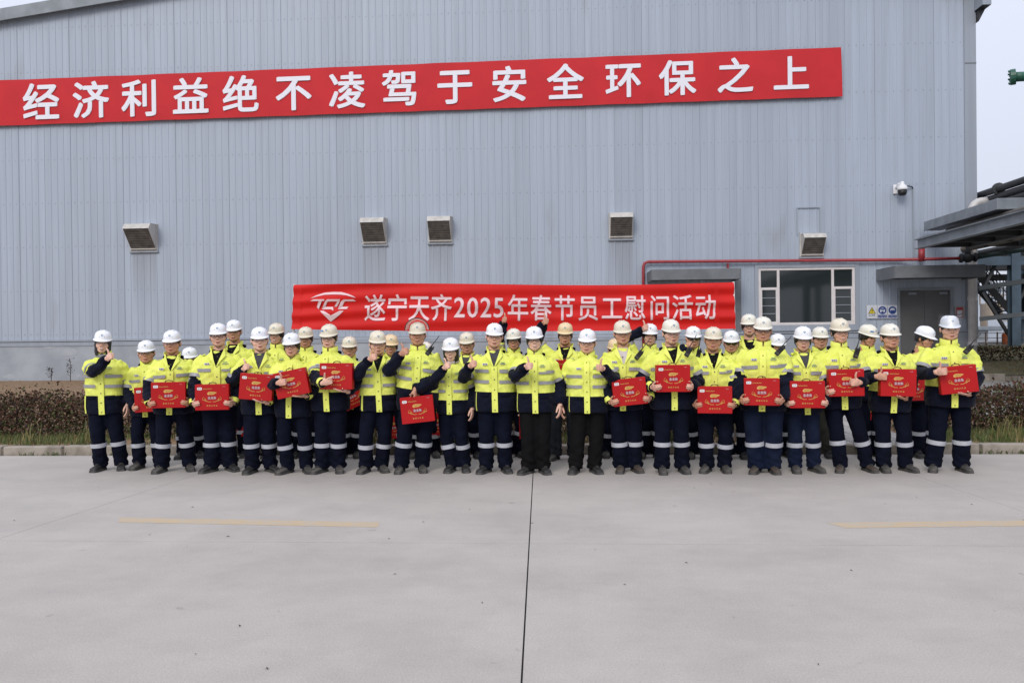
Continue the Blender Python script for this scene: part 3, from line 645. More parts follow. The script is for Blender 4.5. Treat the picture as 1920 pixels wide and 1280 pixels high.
LOGO = [zl([(230, 400), (400, 310), (640, 235), (900, 218), (1150, 228), (1350, 285), (1500, 345), (1590, 402), (1480, 375), (1300, 325), (1100, 300), (880, 294), (640, 300), (430, 345)]),
        zl([(240, 482), (330, 432), (665, 432), (650, 482), (585, 482), (490, 722), (425, 655), (490, 482)]),
        zl([(680, 490), (740, 435), (1130, 435), (1105, 520), (1025, 650), (950, 655), (1040, 500), (780, 500), (735, 530), (690, 655), (915, 655), (940, 770), (865, 722), (585, 722)]),
        zl([(1150, 500), (1230, 445), (1510, 445), (1600, 500), (1280, 500), (1240, 530), (1190, 655), (1375, 655), (1330, 722), (1070, 722)]),
        zl([(540, 768), (650, 768), (870, 905), (1130, 768), (1250, 768), (1130, 890), (865, 1090), (600, 830)])]
from mathutils.geometry import tessellate_polygon
em_ = MB()
for poly in LOGO:
    tris = tessellate_polygon([[Vector((x, -y, 0)) for x, y in poly]]); em_.add([b2px(x, y, 0.008) for x, y in poly], [tuple(t) for t in tris])
em_.build('emblem', M_ltr2, t2)
M_pole = mat('white_pole', (0.62, 0.60, 0.58), 0.5)
for (px, a, b_) in ((548, tl, bl), (1378, tr, br)):
    e = MB(); x = (a.x+b_.x)/2; e.tube([(x, YB2+0.03, zbed(0, YB2)-0.05), (x, YB2+0.03, bl.z-0.02), (a.x, YB2+0.03, a.z+0.01)], 0.016, 8); e.build('pole', M_pole, t2, smooth=True)
for (u0, u1) in ((0.0, 0.02), (0.955, 0.966)):
    e = MB(); n_ = 12; e.add([b2(u0+(u1-u0)*i, j/n_, 0.003) for j in range(n_+1) for i in (0, 1)], [(2*j, 2*j+1, 2*j+3, 2*j+2) for j in range(n_)]); e.build('hem', M_ban2, t2, smooth=True)

# ------------------------------------------------------------------ steel pipe bridge in front of the hall's right end
Yb = 22.7; pA = at(1721, 449, Yb); pB = at(1721, 467, Yb); xB = pA.x
br_ = thing('pipe_bridge', 'grey steel pipe bridge running out from the right end of the hall', 'pipe rack', (xB, Yb, 0))
for k, dx in enumerate((0.0, 1.35, 2.7, 4.05, 5.4, 6.75)):  # outer three are unseen extras, added to cut sky light on the wall
    z0, z1, x = pB.z, pA.z, xB+dx; b = MB()
    b.box(x-0.10, x+0.10, 6.0, Yb, z1-0.022, z1); b.box(x-0.10, x+0.10, 6.0, Yb, z0, z0+0.022); b.box(x-0.008, x+0.008, 6.0, Yb, z0+0.022, z1-0.022)
    b.build('bridge_and_shade_girder', M_mgrey if k == 0 else M_dgrey, br_)
y_ = 7.0
while y_ < Yb:
    b = MB(); b.box(xB+0.1, xB+2.6, y_-0.06, y_+0.06, pB.z+0.03, pB.z+0.16); b.build('cross_beam', M_dark2, br_); y_ += 1.2
b = MB(); b.box(xB-0.02, xB+6.8, 6.0, Yb-0.02, pA.z+0.004, pA.z+0.03); b.build('deck_and_shade_plate', M_dark2, br_)  # widened out of view beyond the bridge to darken the hall's lower right
pT = at(1735, 415, 23.5); zt0, zt1 = at(1735, 440, 23.5).z, pT.z; xT = pT.x; Yt = (xT/ (at(1849, 400, 10.0).x/10.0))
b = MB(); b.box(xT, xT+0.5, Yt, 23.6, zt0+0.12, zt1); b.build('cable_tray', M_mgrey, br_, bevel=0.01)
b = MB(); b.box(xT, xT+9, Yt-0.5, Yt-0.002, zt0+0.12, zt1+0.01); b.build('cable_tray', M_mgrey, br_, bevel=0.01)
for k, (dx, r_, m_) in enumerate(((0.8, 0.13, M_rust), (1.25, 0.09, M_dark2), (1.6, 0.16, M_rust), (2.1, 0.10, M_dark2), (2.45, 0.12, M_rust))):
    b = MB(); b.tube([(xB+dx, 6.0, pA.z+0.035+r_), (xB+dx, 22.6, pA.z+0.035+r_)], r_, 10); b.build('pipe', m_, br_, smooth=True)
for (yy, xx) in ((15.2, xB+0.0), (8.0, xB+0.0), (15.2, xB+2.7), (8.0, xB+2.7)):
    b = MB(); b.box(xx-0.12, xx+0.12, yy-0.12, yy+0.12, 0.0, pB.z); b.build('column', M_bsteel, br_)

# main rack beside the hall, with blue columns
rk = thing('main_pipe_rack', 'tall dark pipe rack on blue steel columns beyond the hall', 'pipe rack', (15.5, 30, 1.14))
def zpx(px, py, Y): return at(px, py, Y).z
xp = at(1920, 338, 22.0).x
for k, (py, r_, m_, dx) in enumerate(((338, 0.10, M_dark2, 0.0), (352, 0.10, M_dark2, 0.05), (366, 0.13, M_dark2, 0.1), (393, 0.21, mat('pale_pipe_wrap', (0.30, 0.285, 0.265), 0.7, var=0.2, vscale=3, coords='World'), 0.4))):
    z = zpx(1920, py, 22.0); b = MB(); b.tube([(xp+dx, 6, z), (xp+dx, 24, z), (xp+dx, 60, z)], r_, 12); b.build('pipe', m_, rk, smooth=True)
    for fy in (21.0, 23.2):
        if k in (0, 2): b = MB(); b.tube([(xp+dx, fy, z), (xp+dx, fy+0.08, z)], r_*1.7, 12); b.build('flange', M_dark2, rk)
zd = zpx(1920, 440, 22.0)
for k in range(6):
    b = MB(); xx = xp+0.5*k-0.6; zz = zd-0.15+0.12*(k % 3); b.tube([(xx, 16, zz), (xx, 60, zz)], 0.09+0.03*(k % 2), 8); b.build('pipe', M_dark2 if k % 2 else M_rust, rk, smooth=True)
Yc = 30.0; cx0, cx1 = at(1893, 560, Yc).x, at(1910, 560, Yc).x; cxm = (cx0+cx1)/2; hw = (cx1-cx0)/2
def hcol(x, y, z0, z1, hw, m, parent):
    b = MB(); b.box(x-hw, x+hw, y-hw, y-hw+0.03, z0, z1); b.box(x-hw, x+hw, y+hw-0.03, y+hw, z0, z1); b.box(x-0.02, x+0.02, y-hw+0.03, y+hw-0.03, z0, z1); b.build('column', m, parent)
hcol(cxm, Yc, 1.1, 6.2, hw, M_bsteel, rk); hcol(cxm, 40, 1.1, 6.2, hw, M_bsteel, rk); hcol(cxm+6, Yc, 1.1, 6.2, hw, M_bsteel, rk); hcol(cxm+6, 40, 1.1, 6.2, hw, M_bsteel, rk)
zb_ = zpx(1893, 489, Yc)
b = MB(); b.box(cxm-5.5, cxm-hw-0.003, Yc-0.12, Yc+0.12, zb_-0.16, zb_+0.16); b.build('tie_beam', M_bsteel, rk)
b = MB(); b.box(cxm+hw+0.003, cxm+6-hw-0.003, Yc-0.12, Yc+0.12, zb_-0.16, zb_+0.16); b.build('tie_beam', M_bsteel, rk)
for (y0, y1) in ((30, 40),):
    b = MB(); b.box(cxm-5.5, cxm+6.2, 39.9, 40.1, zb_-0.1, zb_+0.2); b.build('tie_beam', M_dark2, rk)
    b = MB(); b.box(cxm-5.4, cxm+6, 30.2, 39.8, zb_+0.35, zb_+0.42); b.build('deck', M_dark2, rk)
for (a, b_, w_) in (((1842, 548), (1895, 634), 0.10), ((1844, 540), (1868, 492), 0.10), ((1912, 560), (1935, 520), 0.1)):
    p, q = at(a[0], a[1], Yc+0.3), at(b_[0], b_[1], Yc+0.3); b = MB(); b.beam(p, q, w_, w_, up=(0, 1, 0)); b.build('brace', M_dark2, rk)
for (a, ya, b_, yb_) in (((1838, 540), 28.6, (1935, 525), 26.4), ((1838, 598), 28.6, (1935, 587), 27.4)):
    p, q = at(*a, ya), at(*b_, yb_); b = MB(); b.beam(p, q, 0.14, 0.14); b.build('guard_rail', mat('light_grey_steel', (0.22, 0.24, 0.25), 0.5), rk)

st = thing('steel_stair', 'dark steel stair with railing descending behind the pipe rack', 'stair', at(1866, 560, 33.0))
p, q = at(1835, 516, 33.0), at(1897, 586, 33.0); dv = q-p
for dy in (0.0, 0.85):
    b = MB(); b.beam(p+Vector((0, dy, 0)), q+Vector((0, dy, 0)), 0.05, 0.26, up=(0, 0, 1)); b.build('stringer', M_dark2, st)
    b = MB(); b.beam(p+Vector((0, dy, 1.0)), q+Vector((0, dy, 1.0)), 0.04, 0.04); b.build('handrail', M_dark2, st)
    b = MB(); b.beam(p+Vector((0, dy, 0.55)), q+Vector((0, dy, 0.55)), 0.025, 0.025); b.build('knee_rail', M_dark2, st)
    for k in range(10):
        a = p+dv*((k+0.5)/10)+Vector((0, dy, 0)); b = MB(); b.beam(a, a+Vector((0, 0, 1.0)), 0.03, 0.03); b.build('baluster', M_dark2, st)
for k in range(9):
    a = p+dv*((k+0.5)/9)+Vector((0, 0.03, 0)); b = MB(); b.box(a.x-0.13, a.x+0.13, a.y, a.y+0.79, a.z-0.02, a.z+0.02); b.build('tread', M_mgrey, st)
pf = at(1912, 580, 33.0); b = MB(); b.box(pf.x-0.35, pf.x+3, pf.y-0.1, pf.y+1.0, pf.z-0.4, pf.z-0.15); b.build('landing', M_bsteel, st)
for k in range(8): b = MB(); b.box(pf.x-0.25+0.25*k, pf.x-0.22+0.25*k, pf.y-0.1, pf.y-0.07, pf.z-0.15, pf.z+0.55); b.build('baluster', M_dark2, st)
b = MB(); b.box(pf.x-0.3, pf.x+3, pf.y-0.1, pf.y-0.06, pf.z+0.55, pf.z+0.6); b.build('handrail', M_dark2, st)
# supports of stair landing
b = MB(); b.box(pf.x+0.2, pf.x+0.35, pf.y+0.2, pf.y+0.35, 1.1, pf.z-0.4); b.build('post', M_bsteel, st)

# far plant buildings
M_pale = mat('pale_plant_wall', (0.42, 0.46, 0.52), 0.7, var=0.05, vscale=0.4, coords='World')
def far_block(x0, y0, x1, Y, ztop_py, depth, label, m, ribs=True):
    p, q = at(x0, y0, Y), at(x1, y0, Y); zt_ = at(x0, ztop_py, Y).z
    t = thing('plant_building', label, 'building', ((p.x+q.x)/2, Y, 1.14))
    b = MB(); b.box(p.x, q.x, Y, Y+depth, 1.1, zt_); b.build('wall', m, t)
    b = MB(); b.box(p.x-0.15, q.x+0.15, Y-0.15, Y+depth+0.15, zt_, zt_+0.2); b.build('roof', M_mgrey, t)
    n_ = max(2, int((q.x-p.x)/1.6))
    for k in range(n_):
        b = MB(); xk = p.x+(q.x-p.x)*(k+0.5)/n_; b.box(xk-0.03, xk+0.03, Y-0.04, Y, 1.1, zt_); b.build('pilaster', m, t)
    return t, p, q, zt_
far_block(1808, 600, 2010, 62, 545, 20, 'long pale plant building far beyond the stair', M_pale)
t, p, q, zt_ = far_block(1800, 630, 1872, 46, 619, 6, 'small grey shed behind the rusty fence', mat('shed_grey', (0.23, 0.25, 0.27), 0.7, var=0.1, vscale=1, coords='World'))
b = MB(); xk = at(1862, 630, 46).x; b.box(xk-0.3, xk+0.5, 45.93, 45.99, 1.1, 2.3); b.build('shed_door', M_pale, t)
tk = thing('storage_tank', 'rusty yellow storage tank with caged ladder beyond the fence', 'tank', at(1875, 640, 50))
c = at(1876, 640, 50); M_tank = mat('tank_paint', (0.33, 0.27, 0.20), 0.7, col2=(0.24, 0.20, 0.17), vscale=1.5, coords='World'); zt_ = at(1876, 568, 50).z
b = MB(); b.tube([(c.x, 51, 1.1), (c.x, 51, zt_)], 0.62, 20); b.build('shell', M_tank, tk, smooth=False)
for k in range(9):
    z_ = 1.3+(zt_+0.5-1.3)*k/8; b = MB(); b.tube([(c.x+0.45+0.22*math.cos(a), 50.25+0.22*math.sin(a), z_) for a in [6.2832*j/10 for j in range(11)]], 0.025, 5); b.build('cage_hoop', M_tank, tk)
for s_ in (-0.2, 0.2): b = MB(); b.box(c.x+0.45+s_-0.02, c.x+0.45+s_+0.02, 50.2, 50.24, 1.1, zt_+0.6); b.build('ladder_rail', M_tank, tk)
b = MB(); b.tube([(c.x+0.66*math.cos(a), 51+0.66*math.sin(a), zt_+0.5) for a in [6.2832*j/16 for j in range(17)]], 0.025, 5); b.build('top_rail', M_tank, tk)
for j in range(8): a = 6.2832*j/8; b = MB(); b.box(c.x+0.66*math.cos(a)-0.02, c.x+0.66*math.cos(a)+0.02, 51+0.66*math.sin(a)-0.02, 51+0.66*math.sin(a)+0.02, zt_-0.05, zt_+0.5); b.build('rail_post', M_tank, tk)
fe = thing('rusty_fence', 'rusty open railing along the yard behind the dark hedge', 'fence', (15.5, 31.2, 1.14)); M_fr = mat('rust_steel', (0.12, 0.085, 0.065), 0.8, var=0.3, vscale=3, coords='World')
xf = at(1836, 640, 31.2).x
for k in range(22): b = MB(); xx = xf-0.6+0.42*k; b.box(xx-0.02, xx+0.02, 31.18, 31.22, 1.1, 1.62+0.0); b.build('post', M_fr, fe)
for z_ in (1.22, 1.40, 1.58): b = MB(); b.box(xf-0.7, xf+9, 31.165, 31.178, z_-0.012, z_+0.012); b.build('rail', M_fr, fe)
ob = thing('orange_drum', 'small orange drum standing behind the rusty railing', 'drum', at(1887, 646, 31.8)); c = at(1887, 640, 31.8)
b = MB(); b.tube([(c.x, 31.8, 1.14), (c.x, 31.8, 1.5), (c.x, 31.8, 1.54)], [0.15, 0.16, 0.13], 14); b.build('shell', mat('orange_plastic', (0.42, 0.10, 0.03), 0.5), ob, smooth=False)
b = MB(); b.tube([(c.x, 31.8, 1.541), (c.x, 31.8, 1.57)], 0.14, 14); b.build('lid', mat('orange_plastic', (0.42, 0.10, 0.03), 0.5), ob)
# green flanged pipe end poking in from the right
c = at(1898, 145, 16.0); gp = thing('flanged_pipe_end', 'dark green flanged pipe end against the sky at the right edge', 'pipe', c)
s_ = 16.0/FOC
b = MB(); b.tube([(c.x+3*s_, 16, c.z), (c.x+14*s_, 16, c.z+0.5*s_), (c.x+300*s_, 16.0, c.z+4*s_)], [8.5*s_, 8.5*s_, 9*s_], 14); b.build('pipe', M_gpipe, gp, smooth=True)
b = MB(); rot = Matrix.Rotation(R(35), 3, 'Z'); ax = Vector((1, -0.45, 0.05)).normalized()
b.tube([c-ax*3*s_, c+ax*5*s_], 14*s_, 16); b.build('blind_flange', M_gpipe, gp)
u_ = ax.cross(Vector((0, 0, 1))).normalized(); v_ = ax.cross(u_)
for k in range(8): a = 6.2832*k/8; pc = c+(u_*math.cos(a)+v_*math.sin(a))*11.5*s_; b = MB(); b.tube([pc-ax*6*s_, pc-ax*2.8*s_], 1.6*s_, 6); b.build('bolt', M_gpipe, gp)
b = MB(); b.box(c.x+290*s_, c.x+310*s_, 15.8, 16.2, 0, c.z+1); b.build('support', M_bsteel, gp)

# hills in the haze
hv = MB(); n_ = 80; vs = []
for k in range(n_+1):
    x = -300+1400*k/n_; vs += [(x, 900, -1), (x, 900, 26+26*mnoise.noise(Vector((x*0.004, 1.7, 0)))+8*mnoise.noise(Vector((x*0.02, 4.0, 0))))]
hv.add(vs, [(2*k, 2*k+2, 2*k+3, 2*k+1) for k in range(n_)])
hv.add([(v[0], v[1]+250, v[2]-30 if i % 2 == 0 else v[2]+4) for i, v in enumerate(vs)], [(2*k, 2*k+1, 2*k+3, 2*k+2) for k in range(n_)])
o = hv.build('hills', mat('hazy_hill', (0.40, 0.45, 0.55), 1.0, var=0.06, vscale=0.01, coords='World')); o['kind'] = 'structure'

# ------------------------------------------------------------------ hedges, grass, weeds
M_lf = [mat('hedge_leaf_brown', (0.080, 0.046, 0.032), 0.75, spec=0.1), mat('hedge_leaf_maroon', (0.108, 0.054, 0.036), 0.75, spec=0.1), mat('hedge_leaf_olive', (0.075, 0.085, 0.032), 0.75, spec=0.1),
        mat('hedge_leaf_tan', (0.135, 0.09, 0.06), 0.75, spec=0.1), mat('hedge_leaf_dark', (0.05, 0.038, 0.034), 0.75, spec=0.1)]
def leaf(b, p, L, w, d, m):
    d = d.normalized(); s_ = d.cross(Vector((random.uniform(-1, 1), random.uniform(-1, 1), random.uniform(-1, 1))))
    if s_.length < 1e-3: return
    s_.normalize(); nrm = s_.cross(d); q = p + d*L*0.5 + nrm*L*0.08
    b.add([p, q+s_*w, p+d*L, q-s_*w], [(0, 1, 2), (0, 2, 3)], m)
def rdir(up=0.0): return Vector((random.gauss(0, 1), random.gauss(0, 1), random.gauss(0, 1)+up))
def hedge(name, label, x0, x1, y0, y1, h, n, zf=zbed, Lf=0.045, stems=60):
    t = thing(name, label, 'hedge', ((x0+x1)/2, (y0+y1)/2, zf(x0, y0)))
    b = MB()
    for k in range(n):
        x = random.uniform(x0, x1); hh = h*(1+0.26*mnoise.noise(Vector((x*2.3, 5, 0)))+0.16*mnoise.noise(Vector((x*9, 1, 0))))
        z = (1-random.random()**1.5*0.95)*hh if random.random() < 0.75 else random.uniform(0.05, 1.0)*hh
        if random.random() < 0.04: z = hh*random.uniform(1.0, 1.22)
        y = y0+(y1-y0)*(random.random()**1.6 if random.random() < 0.7 else random.random())
        rnd = random.random(); low = z/hh < 0.35
        m = 2 if (rnd < (0.48 if low else 0.20)) else (0 if rnd < 0.5 else 1 if rnd < 0.74 else 3 if rnd < 0.84 else 4)
        L = Lf*random.uniform(0.6, 1.25); leaf(b, Vector((x, y, zf(x, y)+z)), L, L*0.30, rdir(0.35), m)
    o = b.build('leaves', M_lf, t); o['kind'] = 'stuff'
    b = MB()
    for k in range(stems):
        x, y = random.uniform(x0, x1), random.uniform(y0+0.1, y1); z = zf(x, y)
        b.tube([(x, y, z-0.02), (x+random.uniform(-0.06, 0.06), y, z+h*0.5), (x+random.uniform(-0.15, 0.15), y+random.uniform(-0.08, 0.08), z+h*0.98)], [0.008, 0.006, 0.003], 4)
    o = b.build('stems', mat('hedge_stem', (0.06, 0.045, 0.035), 0.9), t); o['kind'] = 'stuff'
hedge('clipped_hedge', 'dark reddish clipped hedge behind the kerb left of the paved way', -10.6, PX0-0.12, 12.0, 13.1, 0.59, 42000, Lf=0.055, stems=200)
hedge('clipped_hedge', 'dark reddish clipped hedge at the right edge by the pipe bridge', PX1+0.1, 10.6, 12.1, 13.1, 0.62, 21000, Lf=0.055, stems=110)
hedge('clipped_hedge', 'low dark hedge beyond the dry lawn in front of the rusty railing', 12.05, 19.5, 24.6, 25.3, 0.40, 3800, zf=lambda x, y: zfar(y), Lf=0.08, stems=30)
M_gr = [mat('grass_green', (0.075, 0.115, 0.025), 0.7), mat('grass_yellow', (0.21, 0.17, 0.06), 0.7), mat('grass_brown', (0.26, 0.165, 0.09), 0.8), mat('grass_olive', (0.09, 0.095, 0.03), 0.7)]
def blade(b, p, h, lean, w, m):
    a = random.uniform(0, 6.28); d = Vector((math.cos(a), math.sin(a), 0)); s_ = Vector((-d.y, d.x, 0))*w
    if abs(s_.x) < w*0.4: s_ = Vector((w, 0, 0))
    q = p+d*lean*h*0.4+Vector((0, 0, h*0.6)); t = p+d*lean*h+Vector((0, 0, h))
    b.add([p-s_, p+s_, q+s_*0.7, q-s_*0.7, t], [(0, 1, 2, 3), (3, 2, 4)], m)
def grass(name, label, x0, x1, y0, y1, n, h, mix, zf=zbed, clump=1.5):
    b = MB(); k = 0
    while k < n:
        x, y = random.uniform(x0, x1), random.uniform(y0, y1)
        if mnoise.noise(Vector((x*clump, y*clump, 9)))+0.35 < random.random()*0.8: k += 0.4; continue
        blade(b, Vector((x, y, zf(x, y)-0.005)), h*random.uniform(0.4, 1.2), random.uniform(0.1, 0.7), random.uniform(0.003, 0.006), random.choices(range(4), mix)[0]); k += 1
    o = b.build(name, M_gr); tag(o, label, 'grass', kind='stuff'); return o
grass('verge_grass', 'green and yellow grass between kerb and left hedge', -10.6, PX0-0.05, YK1+0.02, 12.2, 20000, 0.11, (6, 1.6, 0.6, 4))
grass('verge_grass', 'green grass between kerb and right hedge', PX1+0.05, 10.6, YK1+0.02, 12.3, 16000, 0.12, (7, 1.2, 0.5, 4))
grass('dry_lawn_grass', 'short brown winter turf below the hall plinth', -18, PX0-0.1, 13.2, 23.9, 15000, 0.07, (0.2, 0.8, 6, 0.5), clump=0.6)
grass('dry_lawn_grass', 'dry yellowish grass on the lawn right of the hall', 11.9, 18, 21.4, 24.5, 6000, 0.09, (0.6, 3, 3, 2.0), zf=lambda x, y: zfar(y)+0.02)
for (px, py, hh, n_) in ((28, 838, 0.34, 26), (135, 838, 0.40, 30), (150, 838, 0.22, 16), (1880, 826, 0.42, 30), (1906, 824, 0.36, 24), (1910, 832, 0.25, 20), (690, 838, 0.2, 12), (905, 838, 0.2, 12)):
    c = gnd(px, py, 0.13); b = MB()
    for k in range(n_): blade(b, Vector((c.x+random.gauss(0, 0.06), max(YK1+0.05, c.y)+random.gauss(0.05, 0.04), 0.11)), hh*random.uniform(0.5, 1.1), random.uniform(0.1, 0.6), 0.005, random.choice((0, 1, 1, 3)))
    o = b.build('grass_tuft', M_gr)
    side = {28: 'tall yellowish grass tuft at the far left behind the kerb', 135: 'tall yellowish grass tuft left of the grey-hooded worker', 150: 'short grass tuft beside the left hedge foot',
            1880: 'tall yellowish grass tuft in front of the right hedge', 1906: 'tall thin grass tuft at the right picture edge', 1910: 'short grass tuft at the right picture edge by the kerb',
            690: 'short grass tuft behind the legs left of centre', 905: 'short grass tuft behind the legs near the middle'}[px]
    tag(o, side, 'grass tuft', 'grass tufts along the kerb')
for (px, py, n_, lab) in ((113, 851, 26, 'green weeds rooted at the foot of the left kerb'), (62, 851, 12, 'tiny green weed at the foot of the left kerb'), (238, 849, 12, 'small green weed at the kerb foot behind the first workers'), (1850, 848, 26, 'green weeds along the foot of the right kerb'), (1905, 847, 24, 'green weeds at the kerb foot by the right edge')):
    c = gnd(px, py, 0.0); b = MB()
    for k in range(n_): blade(b, Vector((c.x+random.gauss(0, 0.10), YK0-0.012, 0.0)), random.uniform(0.03, 0.09), random.uniform(0.3, 1.2), 0.006, random.choice((0, 0, 3)))
    tag(b.build('weed', M_gr), lab, 'weed', 'weeds along the kerb')
for (px, h_, lab) in ((96, 0.42, 'short bare sapling against the plinth at the left'), (132, 0.68, 'taller bare sapling against the plinth at the left')):
    c = at(px, 715, 23.55); t = thing('sapling', lab, 'sapling', (c.x, 23.55, zbed(0, 23.55))); z = zbed(0, 23.55)
    b = MB(); b.tube([(c.x, 23.55, z-0.02), (c.x+0.01, 23.55, z+h_*0.6), (c.x, 23.55, z+h_)], [0.012, 0.009, 0.004], 5)
    for k in range(9): zz = z+h_*(0.25+0.08*k); a = 1 if k % 2 else -1; b.tube([(c.x, 23.55, zz), (c.x+a*0.10, 23.5, zz+0.07)], [0.005, 0.003], 4)
    b.build('stem', mat('hedge_stem', (0.06, 0.045, 0.035), 0.9), t)
    b = MB()
    for k in range(36): leaf(b, Vector((c.x+random.uniform(-0.12, 0.12), 23.5+random.uniform(-0.05, 0.05), z+h_*random.uniform(0.35, 1.05))), 0.06, 0.015, rdir(), 4)
    b.build('leaves', M_lf, t)
# ------------------------------------------------------------------ materials of the people
def jacket_mat():
    """hi-vis yellow above, navy below and on the lower sleeves; the split follows stored garment coordinates"""
    m = bpy.data.materials.new('jacket_cloth'); m.use_nodes = True; nt = m.node_tree; b = nt.nodes['Principled BSDF']
    at_ = nt.nodes.new('ShaderNodeAttribute'); at_.attribute_name = 'garment'; sp = nt.nodes.new('ShaderNodeSeparateXYZ'); nt.links.new(at_.outputs['Vector'], sp.inputs[0])
    def math_(op, a, bb):
        n = nt.nodes.new('ShaderNodeMath'); n.operation = op
        for i, q in enumerate((a, bb)):
            if isinstance(q, (int, float)): n.inputs[i].default_value = q
            else: nt.links.new(q, n.inputs[i])
        return n.outputs[0]
    arm, zc = sp.outputs[0], sp.outputs[1]
    low = math_('LESS_THAN', zc, 0.960)
    nav = math_('MAXIMUM', low, math_('GREATER_THAN', arm, 0.62))
    nz = nt.nodes.new('ShaderNodeTexNoise'); tc = nt.nodes.new('ShaderNodeTexCoord'); nz.inputs['Scale'].default_value = 9; nz.inputs['Detail'].default_value = 5
    nt.links.new(tc.outputs['Object'], nz.inputs[0])
    def two(c1, c2):
        r = nt.nodes.new('ShaderNodeValToRGB'); r.color_ramp.elements[0].color = c1; r.color_ramp.elements[1].color = c2
        r.color_ramp.elements[0].position, r.color_ramp.elements[1].position = 0.3, 0.7; nt.links.new(nz.outputs[0], r.inputs[0]); return r.outputs[0]
    mx = nt.nodes.new('ShaderNodeMix'); mx.data_type = 'RGBA'
    nt.links.new(nav, mx.inputs[0]); nt.links.new(two((0.68, 0.73, 0.12, 1), (0.78, 0.82, 0.18, 1)), mx.inputs[6]); nt.links.new(two((0.0022, 0.0032, 0.010, 1), (0.0045, 0.0065, 0.018, 1)), mx.inputs[7])
    nt.links.new(mx.outputs[2], b.inputs['Base Color']); b.inputs['Roughness'].default_value = 0.8; b.inputs['Specular IOR Level'].default_value = 0.12
    b.inputs['Sheen Weight'].default_value = 0.05
    n2 = nt.nodes.new('ShaderNodeTexNoise'); n2.inputs['Scale'].default_value = 10; n2.inputs['Detail'].default_value = 4; n2.inputs['Distortion'].default_value = 0.8
    mp = nt.nodes.new('ShaderNodeMapping'); mp.inputs['Scale'].default_value = (1.5, 1.5, 0.7); nt.links.new(tc.outputs['Object'], mp.inputs[0]); nt.links.new(mp.outputs[0], n2.inputs[0])
    bp = nt.nodes.new('ShaderNodeBump'); bp.inputs['Strength'].default_value = 0.9; bp.inputs['Distance'].default_value = 0.022
    nt.links.new(n2.outputs[0], bp.inputs['Height']); nt.links.new(bp.outputs[0], b.inputs['Normal'])
    return m
M_jack = jacket_mat()
M_yel = mat('hi_vis_yellow', (0.73, 0.775, 0.15), 0.75, var=0.07, vscale=12, spec=0.2)
M_navy = mat('navy_cloth', (0.0030, 0.0043, 0.0125), 0.9, var=0.3, vscale=7, spec=0.12, bump=0.8, bscale=14, bdist=0.012)
M_navy2 = mat('worn_navy_cloth', (0.0045, 0.008, 0.024), 0.9, col2=(0.010, 0.015, 0.034), vscale=5, spec=0.12, bump=0.8, bscale=14, bdist=0.012)
M_blk = mat('black_trouser_cloth', (0.005, 0.005, 0.0055), 0.88, var=0.2, vscale=7, spec=0.12, bump=0.6, bscale=14, bdist=0.012)
M_jean = mat('grey_jeans', (0.028, 0.033, 0.042), 0.85, var=0.25, vscale=8, spec=0.2, bump=0.6, bscale=16, bdist=0.01)
M_brown = mat('olive_brown_trousers', (0.045, 0.043, 0.036), 0.85, var=0.2, vscale=8, spec=0.2, bump=0.6, bscale=16, bdist=0.01)
M_refl = mat('reflective_tape', (0.27, 0.265, 0.28), 0.45, var=0.08, vscale=20, spec=0.6)
M_refl2 = mat('reflective_trouser_tape', (0.42, 0.43, 0.47), 0.45, var=0.08, vscale=20, spec=0.6)
SKINS = [mat('skin_%d' % i, c, 0.5, var=0.06, vscale=18, spec=0.35) for i, c in enumerate(((0.64, 0.36, 0.26), (0.55, 0.29, 0.195), (0.72, 0.44, 0.335), (0.50, 0.255, 0.165), (0.62, 0.36, 0.27)))]
M_eye = mat('eye_dark', (0.016, 0.011, 0.010), 0.35); M_lip = mat('lip', (0.36, 0.13, 0.11), 0.5); M_hair = mat('black_hair', (0.010, 0.008, 0.008), 0.5)
M_teeth = mat('teeth', (0.62, 0.58, 0.53), 0.3)
M_helm = {'W': mat('helmet_white', (0.80, 0.81, 0.84), 0.32, var=0.02, vscale=6), 'C': mat('helmet_ivory', (0.69, 0.63, 0.50), 0.38, var=0.05, vscale=7),
          'I': mat('helmet_pale_ivory', (0.73, 0.70, 0.61), 0.38, var=0.04, vscale=7), 'O': mat('helmet_cream_orange', (0.72, 0.56, 0.34), 0.4, var=0.05, vscale=7)}
M_emb = mat('helmet_emblem', (0.20, 0.29, 0.38), 0.5); M_sticker = mat('blue_sticker', (0.06, 0.20, 0.50), 0.4)
M_strap = mat('strap_black', (0.015, 0.014, 0.015), 0.7); M_frame = mat('spectacle_frame', (0.012, 0.012, 0.013), 0.35)
def lens_mat(name, col, a, rough=0.08):
    m = bpy.data.materials.new(name); m.use_nodes = True; nt = m.node_tree; nt.nodes.clear(); o = nt.nodes.new('ShaderNodeOutputMaterial')
    tr = nt.nodes.new('ShaderNodeBsdfTransparent'); gl = nt.nodes.new('ShaderNodeBsdfGlossy'); mx = nt.nodes.new('ShaderNodeMixShader')
    tr.inputs[0].default_value = col; gl.inputs[0].default_value = (1, 1, 1, 1); gl.inputs[1].default_value = rough; mx.inputs[0].default_value = a
    nt.links.new(tr.outputs[0], mx.inputs[1]); nt.links.new(gl.outputs[0], mx.inputs[2]); nt.links.new(mx.outputs[0], o.inputs[0]); return m
M_lens = lens_mat('clear_lens', (0.92, 0.92, 0.92, 1), 0.06, 0.12); M_lens_d = lens_mat('dark_lens', (0.05, 0.045, 0.03, 1), 0.06); M_visor = lens_mat('visor_plastic', (0.84, 0.86, 0.88, 1), 0.07, 0.35)
